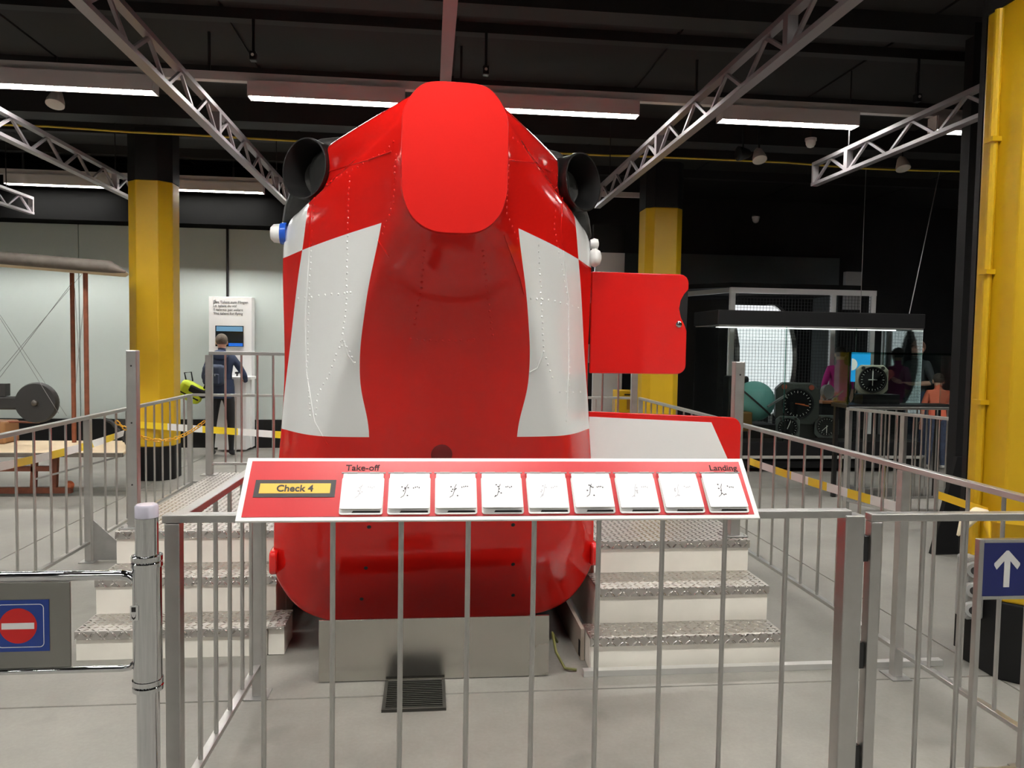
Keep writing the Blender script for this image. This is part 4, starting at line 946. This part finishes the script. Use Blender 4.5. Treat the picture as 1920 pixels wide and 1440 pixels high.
# small vitrine
vt = thing('glass_vitrine', 'small glass vitrine on thin black legs behind the inner railing', 'display case', (4.36, 7.6, 0))
VW = 1.24
MB().box(-.01, VW+.01, -.01, .31, .991, 1.03).build('deck', BLACKG, vt)
for x in (.03, VW-.03):
    for y in (.03, .27): MB().box(x-.02, x+.02, y-.02, y+.02, .003, .99).build('leg', BLACKG, vt)
for a in ((0, VW, 0, .008), (0, VW, .292, .3)): MB().box(*a, 1.031, 1.575).build('pane', GLASS, vt)
for a in ((.0, .008), (VW-.008, VW)): MB().box(*a,   .009, .291, 1.031, 1.575).build('pane', GLASS, vt)
MB().box(0, VW, 0, .3, 1.5755, 1.583).build('lid', GLASS, vt)
ed = MB(); ed.box(0, VW, -.004, 0, 1.56, 1.583); ed.box(-.004, .008, -.004, .012, 1.031, 1.583); ed.box(VW-.008, VW+.004, -.004, .012, 1.031, 1.583); ed.build('pane_edge', GLASSE, vt)
c = onY(1636, 735, 7.85)
gauge('flight_gauge', 'black dial instrument in pale square frame in the small vitrine', 1636, 712, 7.72, .125, .155, (.34, .34, .27), ((.75, 0), (.5, 180), (.35, 90), (.35, -90)), .10, 24, False)
o = MB().box(c.x-.2, c.x+.22, 7.70, 7.86, 1.031, onY(1636, 712, 7.72).z-.157).build('gauge_stand', BLACKG); tag(o, 'dark stand under the framed dial in the vitrine', 'stand')
cd = onY(1614, 690, 8.4)
sp = thing('info_sign', 'bright blue sign with white half circle behind the vitrine', 'sign', (cd.x, 8.4, 0))
MB().box(-.115, .115, 0, .012, cd.z-.16, cd.z+.18).build('panel', mat('cyan_blue', (.01, .32, .72), .5, emit=.25), sp)
MB().prism([(-.114, cd.z-.03)]+[(-.114+.07*math.cos(math.radians(a)), cd.z+.04+.07*math.sin(math.radians(a))) for a in range(-90, 91, 15)], XZ, -.003, -.0005).build('white_half_circle', WHITE, sp)
MB().box(-.01, .01, .013, .03, .01, cd.z+.1).build('pole', STEELD, sp); MB().box(-.12, .12, -.05, .09, .0005, .01).build('base', STEELD, sp)
# visitors at the right
JE = mat('jeans_blue', (.035, .05, .09), .85, 0, .2, 20)
m_arms = [[(-.26, -.03, 1.13), (-.20, -.24, 1.16), (-.15, -.31, 1.20)], [(.28, .0, 1.14), (.12, -.24, 1.12), (.04, -.30, 1.14)]]
Jm = std(1.72, m_arms, slim=1.12); mp = onZ(1716, 868, 0)
Jm['crown'] = (Jm['crown'][0], Jm['crown'][1], Jm['crown'][2], Jm['crown'][3])
mn = person('person', 'man in charcoal grey T-shirt and jeans standing behind the vitrine', Jm, bones(Jm, 1, 2, 3, 0, 0), [SKIN, mat('charcoal_shirt', (.045, .05, .055), .85), JE, mat('light_shoes', (.5, .5, .48), .6)], (mp.x*1.04, 10.72, 0), math.radians(-75), mat('short_brown_hair', (.20, .12, .085), .8, 0, .3, 60))
rj = MB(); rj.tube([(0, 0, .12), (-.10, 0, .07), (-.22, .02, .0), (-.30, .0, -.06)], [.05, .085, .10, .05], 12)
o = rj.build('red_jacket', mat('coral_red_cloth', (.50, .10, .08), .85, 0, .2, 12, bump=.6, bscale=14), None, 70); o.location = (mp.x*1.04-.42, 10.68, 1.16); tag(o, 'crumpled coral red jacket held by the man', 'jacket')
k_arms = [[(-.25, .02, 1.12), (-.24, -.05, .88), (-.24, -.08, .80)], [(.25, .02, 1.12), (.24, -.05, .88), (.24, -.08, .80)]]
Jk = std(1.27, k_arms, slim=1.1); kp = onZ(1757, 880, 0)
person('person', 'child in coral orange T-shirt and jeans seen from behind', Jk, bones(Jk, 1, 2, 3, 0, 0), [SKIN, mat('coral_shirt', (.72, .16, .09), .85), JE, mat('light_shoes')], (kp.x, 9.75, 0), math.radians(160), mat('dark_brown_hair', (.035, .022, .017), .8, 0, .3, 60))
p_arms = [[(-.24, .0, 1.13), (-.22, -.10, .92), (-.21, -.14, .85)], [(.24, .0, 1.13), (.22, -.10, .92), (.21, -.14, .85)]]
Jp = std(1.62, p_arms); pz_ = onY(1578, 700, 10.7)
person('person', 'visitor in magenta pink T-shirt behind the display case', Jp, bones(Jp, 1, 2, 3, 0, 0), [SKIN, mat('magenta_shirt', (.52, .02, .25), .85), BLK, MATS['dark_shoes']], (pz_.x, 10.75, 0), PI*.95, mat('black_hair', (.015, .012, .01), .7))

# ================================================================== CEILING FITTINGS
o = MB().tube([onY(-20, 233, 8.56), onY(90, 237, 8.56), onY(250, 248, 8.56), onY(340, 252, 8.56), onY(480, 260, 8.56), onY(620, 268, 8.56), onY(860, 279, 8.56), onY(1130, 291, 8.56), onY(1200, 293, 8.56), onY(1320, 298, 8.56), onY(1480, 305, 8.56), onY(1600, 315, 8.56), onY(1700, 319, 8.56), onY(1830, 322, 8.56)], .012, 6).build('yellow_hose', mat('hose_yellow', (.55, .40, .03), .5), None, 60); tag(o, 'thin yellow hose strung along the ceiling beam', 'hose')
def spot(px, py, y, label, white=True, ax=(0, -.4, -1), zt=CEILZ-.021):
    c = onY(px, py, y); t = thing('spotlight', label, 'spotlight', (c.x, y, c.z), 0, 'ceiling spotlights')
    m_ = mat('spot_cream', (.60, .58, .52), .4) if white else BLACKG
    MB().lathe([(.02, -.10), (.045, -.07), (.075, .02), (.08, .06), (.07, .065)], (0, 0, 0), ax, 20).build('head', m_, t, 50); MB().tube([(0, 0, .05), (0, .03, zt-c.z)], .010, 6).build('stem', BLACKG, t)
spot(105, 186, 7.6, 'round cream spotlight below the ceiling at upper left')
spot(1423, 292, 8.4, 'round cream spotlight beside the black spot', ax=(0, -.5, -1)); spot(1692, 308, 8.4, 'cream spotlight under the short right truss')
spot(1393, 288, 8.4, 'black tubular spotlight left of the cream spot', False, (-1, -.1, -.05))
def dome(px, py, y, label, name, cat):
    c = onY(px, py, y); t = thing(name, label, cat, (c.x, y, c.z)); MB().lathe([(.062, .02), (.062, .05)], n=20).build('base', WHITEG, t, 40); MB().lathe([(.01, -.055), (.035, -.045), (.052, -.015), (.056, .019)], n=20).build('dome', WHITEG, t, 60)
    if name == 'wall_camera': MB().tube([(0, .0, .05), (0, .12, .08)], .02, 8).build('arm', BLACKG, t)
    else: MB().tube([(0, 0, .05), (0, 0, CEILZ-.022-c.z)], .008, 6).build('stem', BLACKG, t)
dome(1520, 268, 8.3, 'small white smoke detector above the short right truss', 'smoke_detector', 'detector')
dome(1417, 412, 12.3, 'small white dome camera on the dark back wall', 'wall_camera', 'camera')
for px_, py_, l in ((475, 105, 'small black ceiling bracket left of the helicopter'), (911, 132, 'small black ceiling bracket right of the tail panel'), (1720, 183, 'small black ceiling bracket near the big pillar')):
    c = onY(px_, py_, 6.3); t = thing('ceiling_bracket', l, 'bracket', (c.x, 6.3, c.z)); MB().box(-.025, .025, -.03, .03, -.04, .03).build('clamp', BLACKG, t, bevel=.006); MB().tube([(0, 0, .03), (0, 0, CEILZ-.1-c.z)], .012, 8).build('rod', BLACKG, t); MB().lathe([(.012, .03), (.012, .034)], (0, -.0, -.0), (0, -1, 0), 10).build('bolt', HOUSE, t)
WR = mat('steel_wire', (.45, .45, .45), .35, .8)
a = onY(1762, 320, 9.6); b = onY(1705, 588, 9.6)
o = MB().tube([a, b], .006, 6).build('hanging_wire', WR); tag(o, 'slanting steel wire above the display case', 'wire')
a = onY(1615, 440, 9.9); b = onY(1615, 540, 9.9); o = MB().tube([(b.x, 9.9, CEILZ-.03), (b.x, 9.9, 2.095)], .004, 6).build('hanging_wire', WR); tag(o, 'thin vertical steel wire left of the slanting one', 'wire')
a = onY(1775, 322, 8.5)
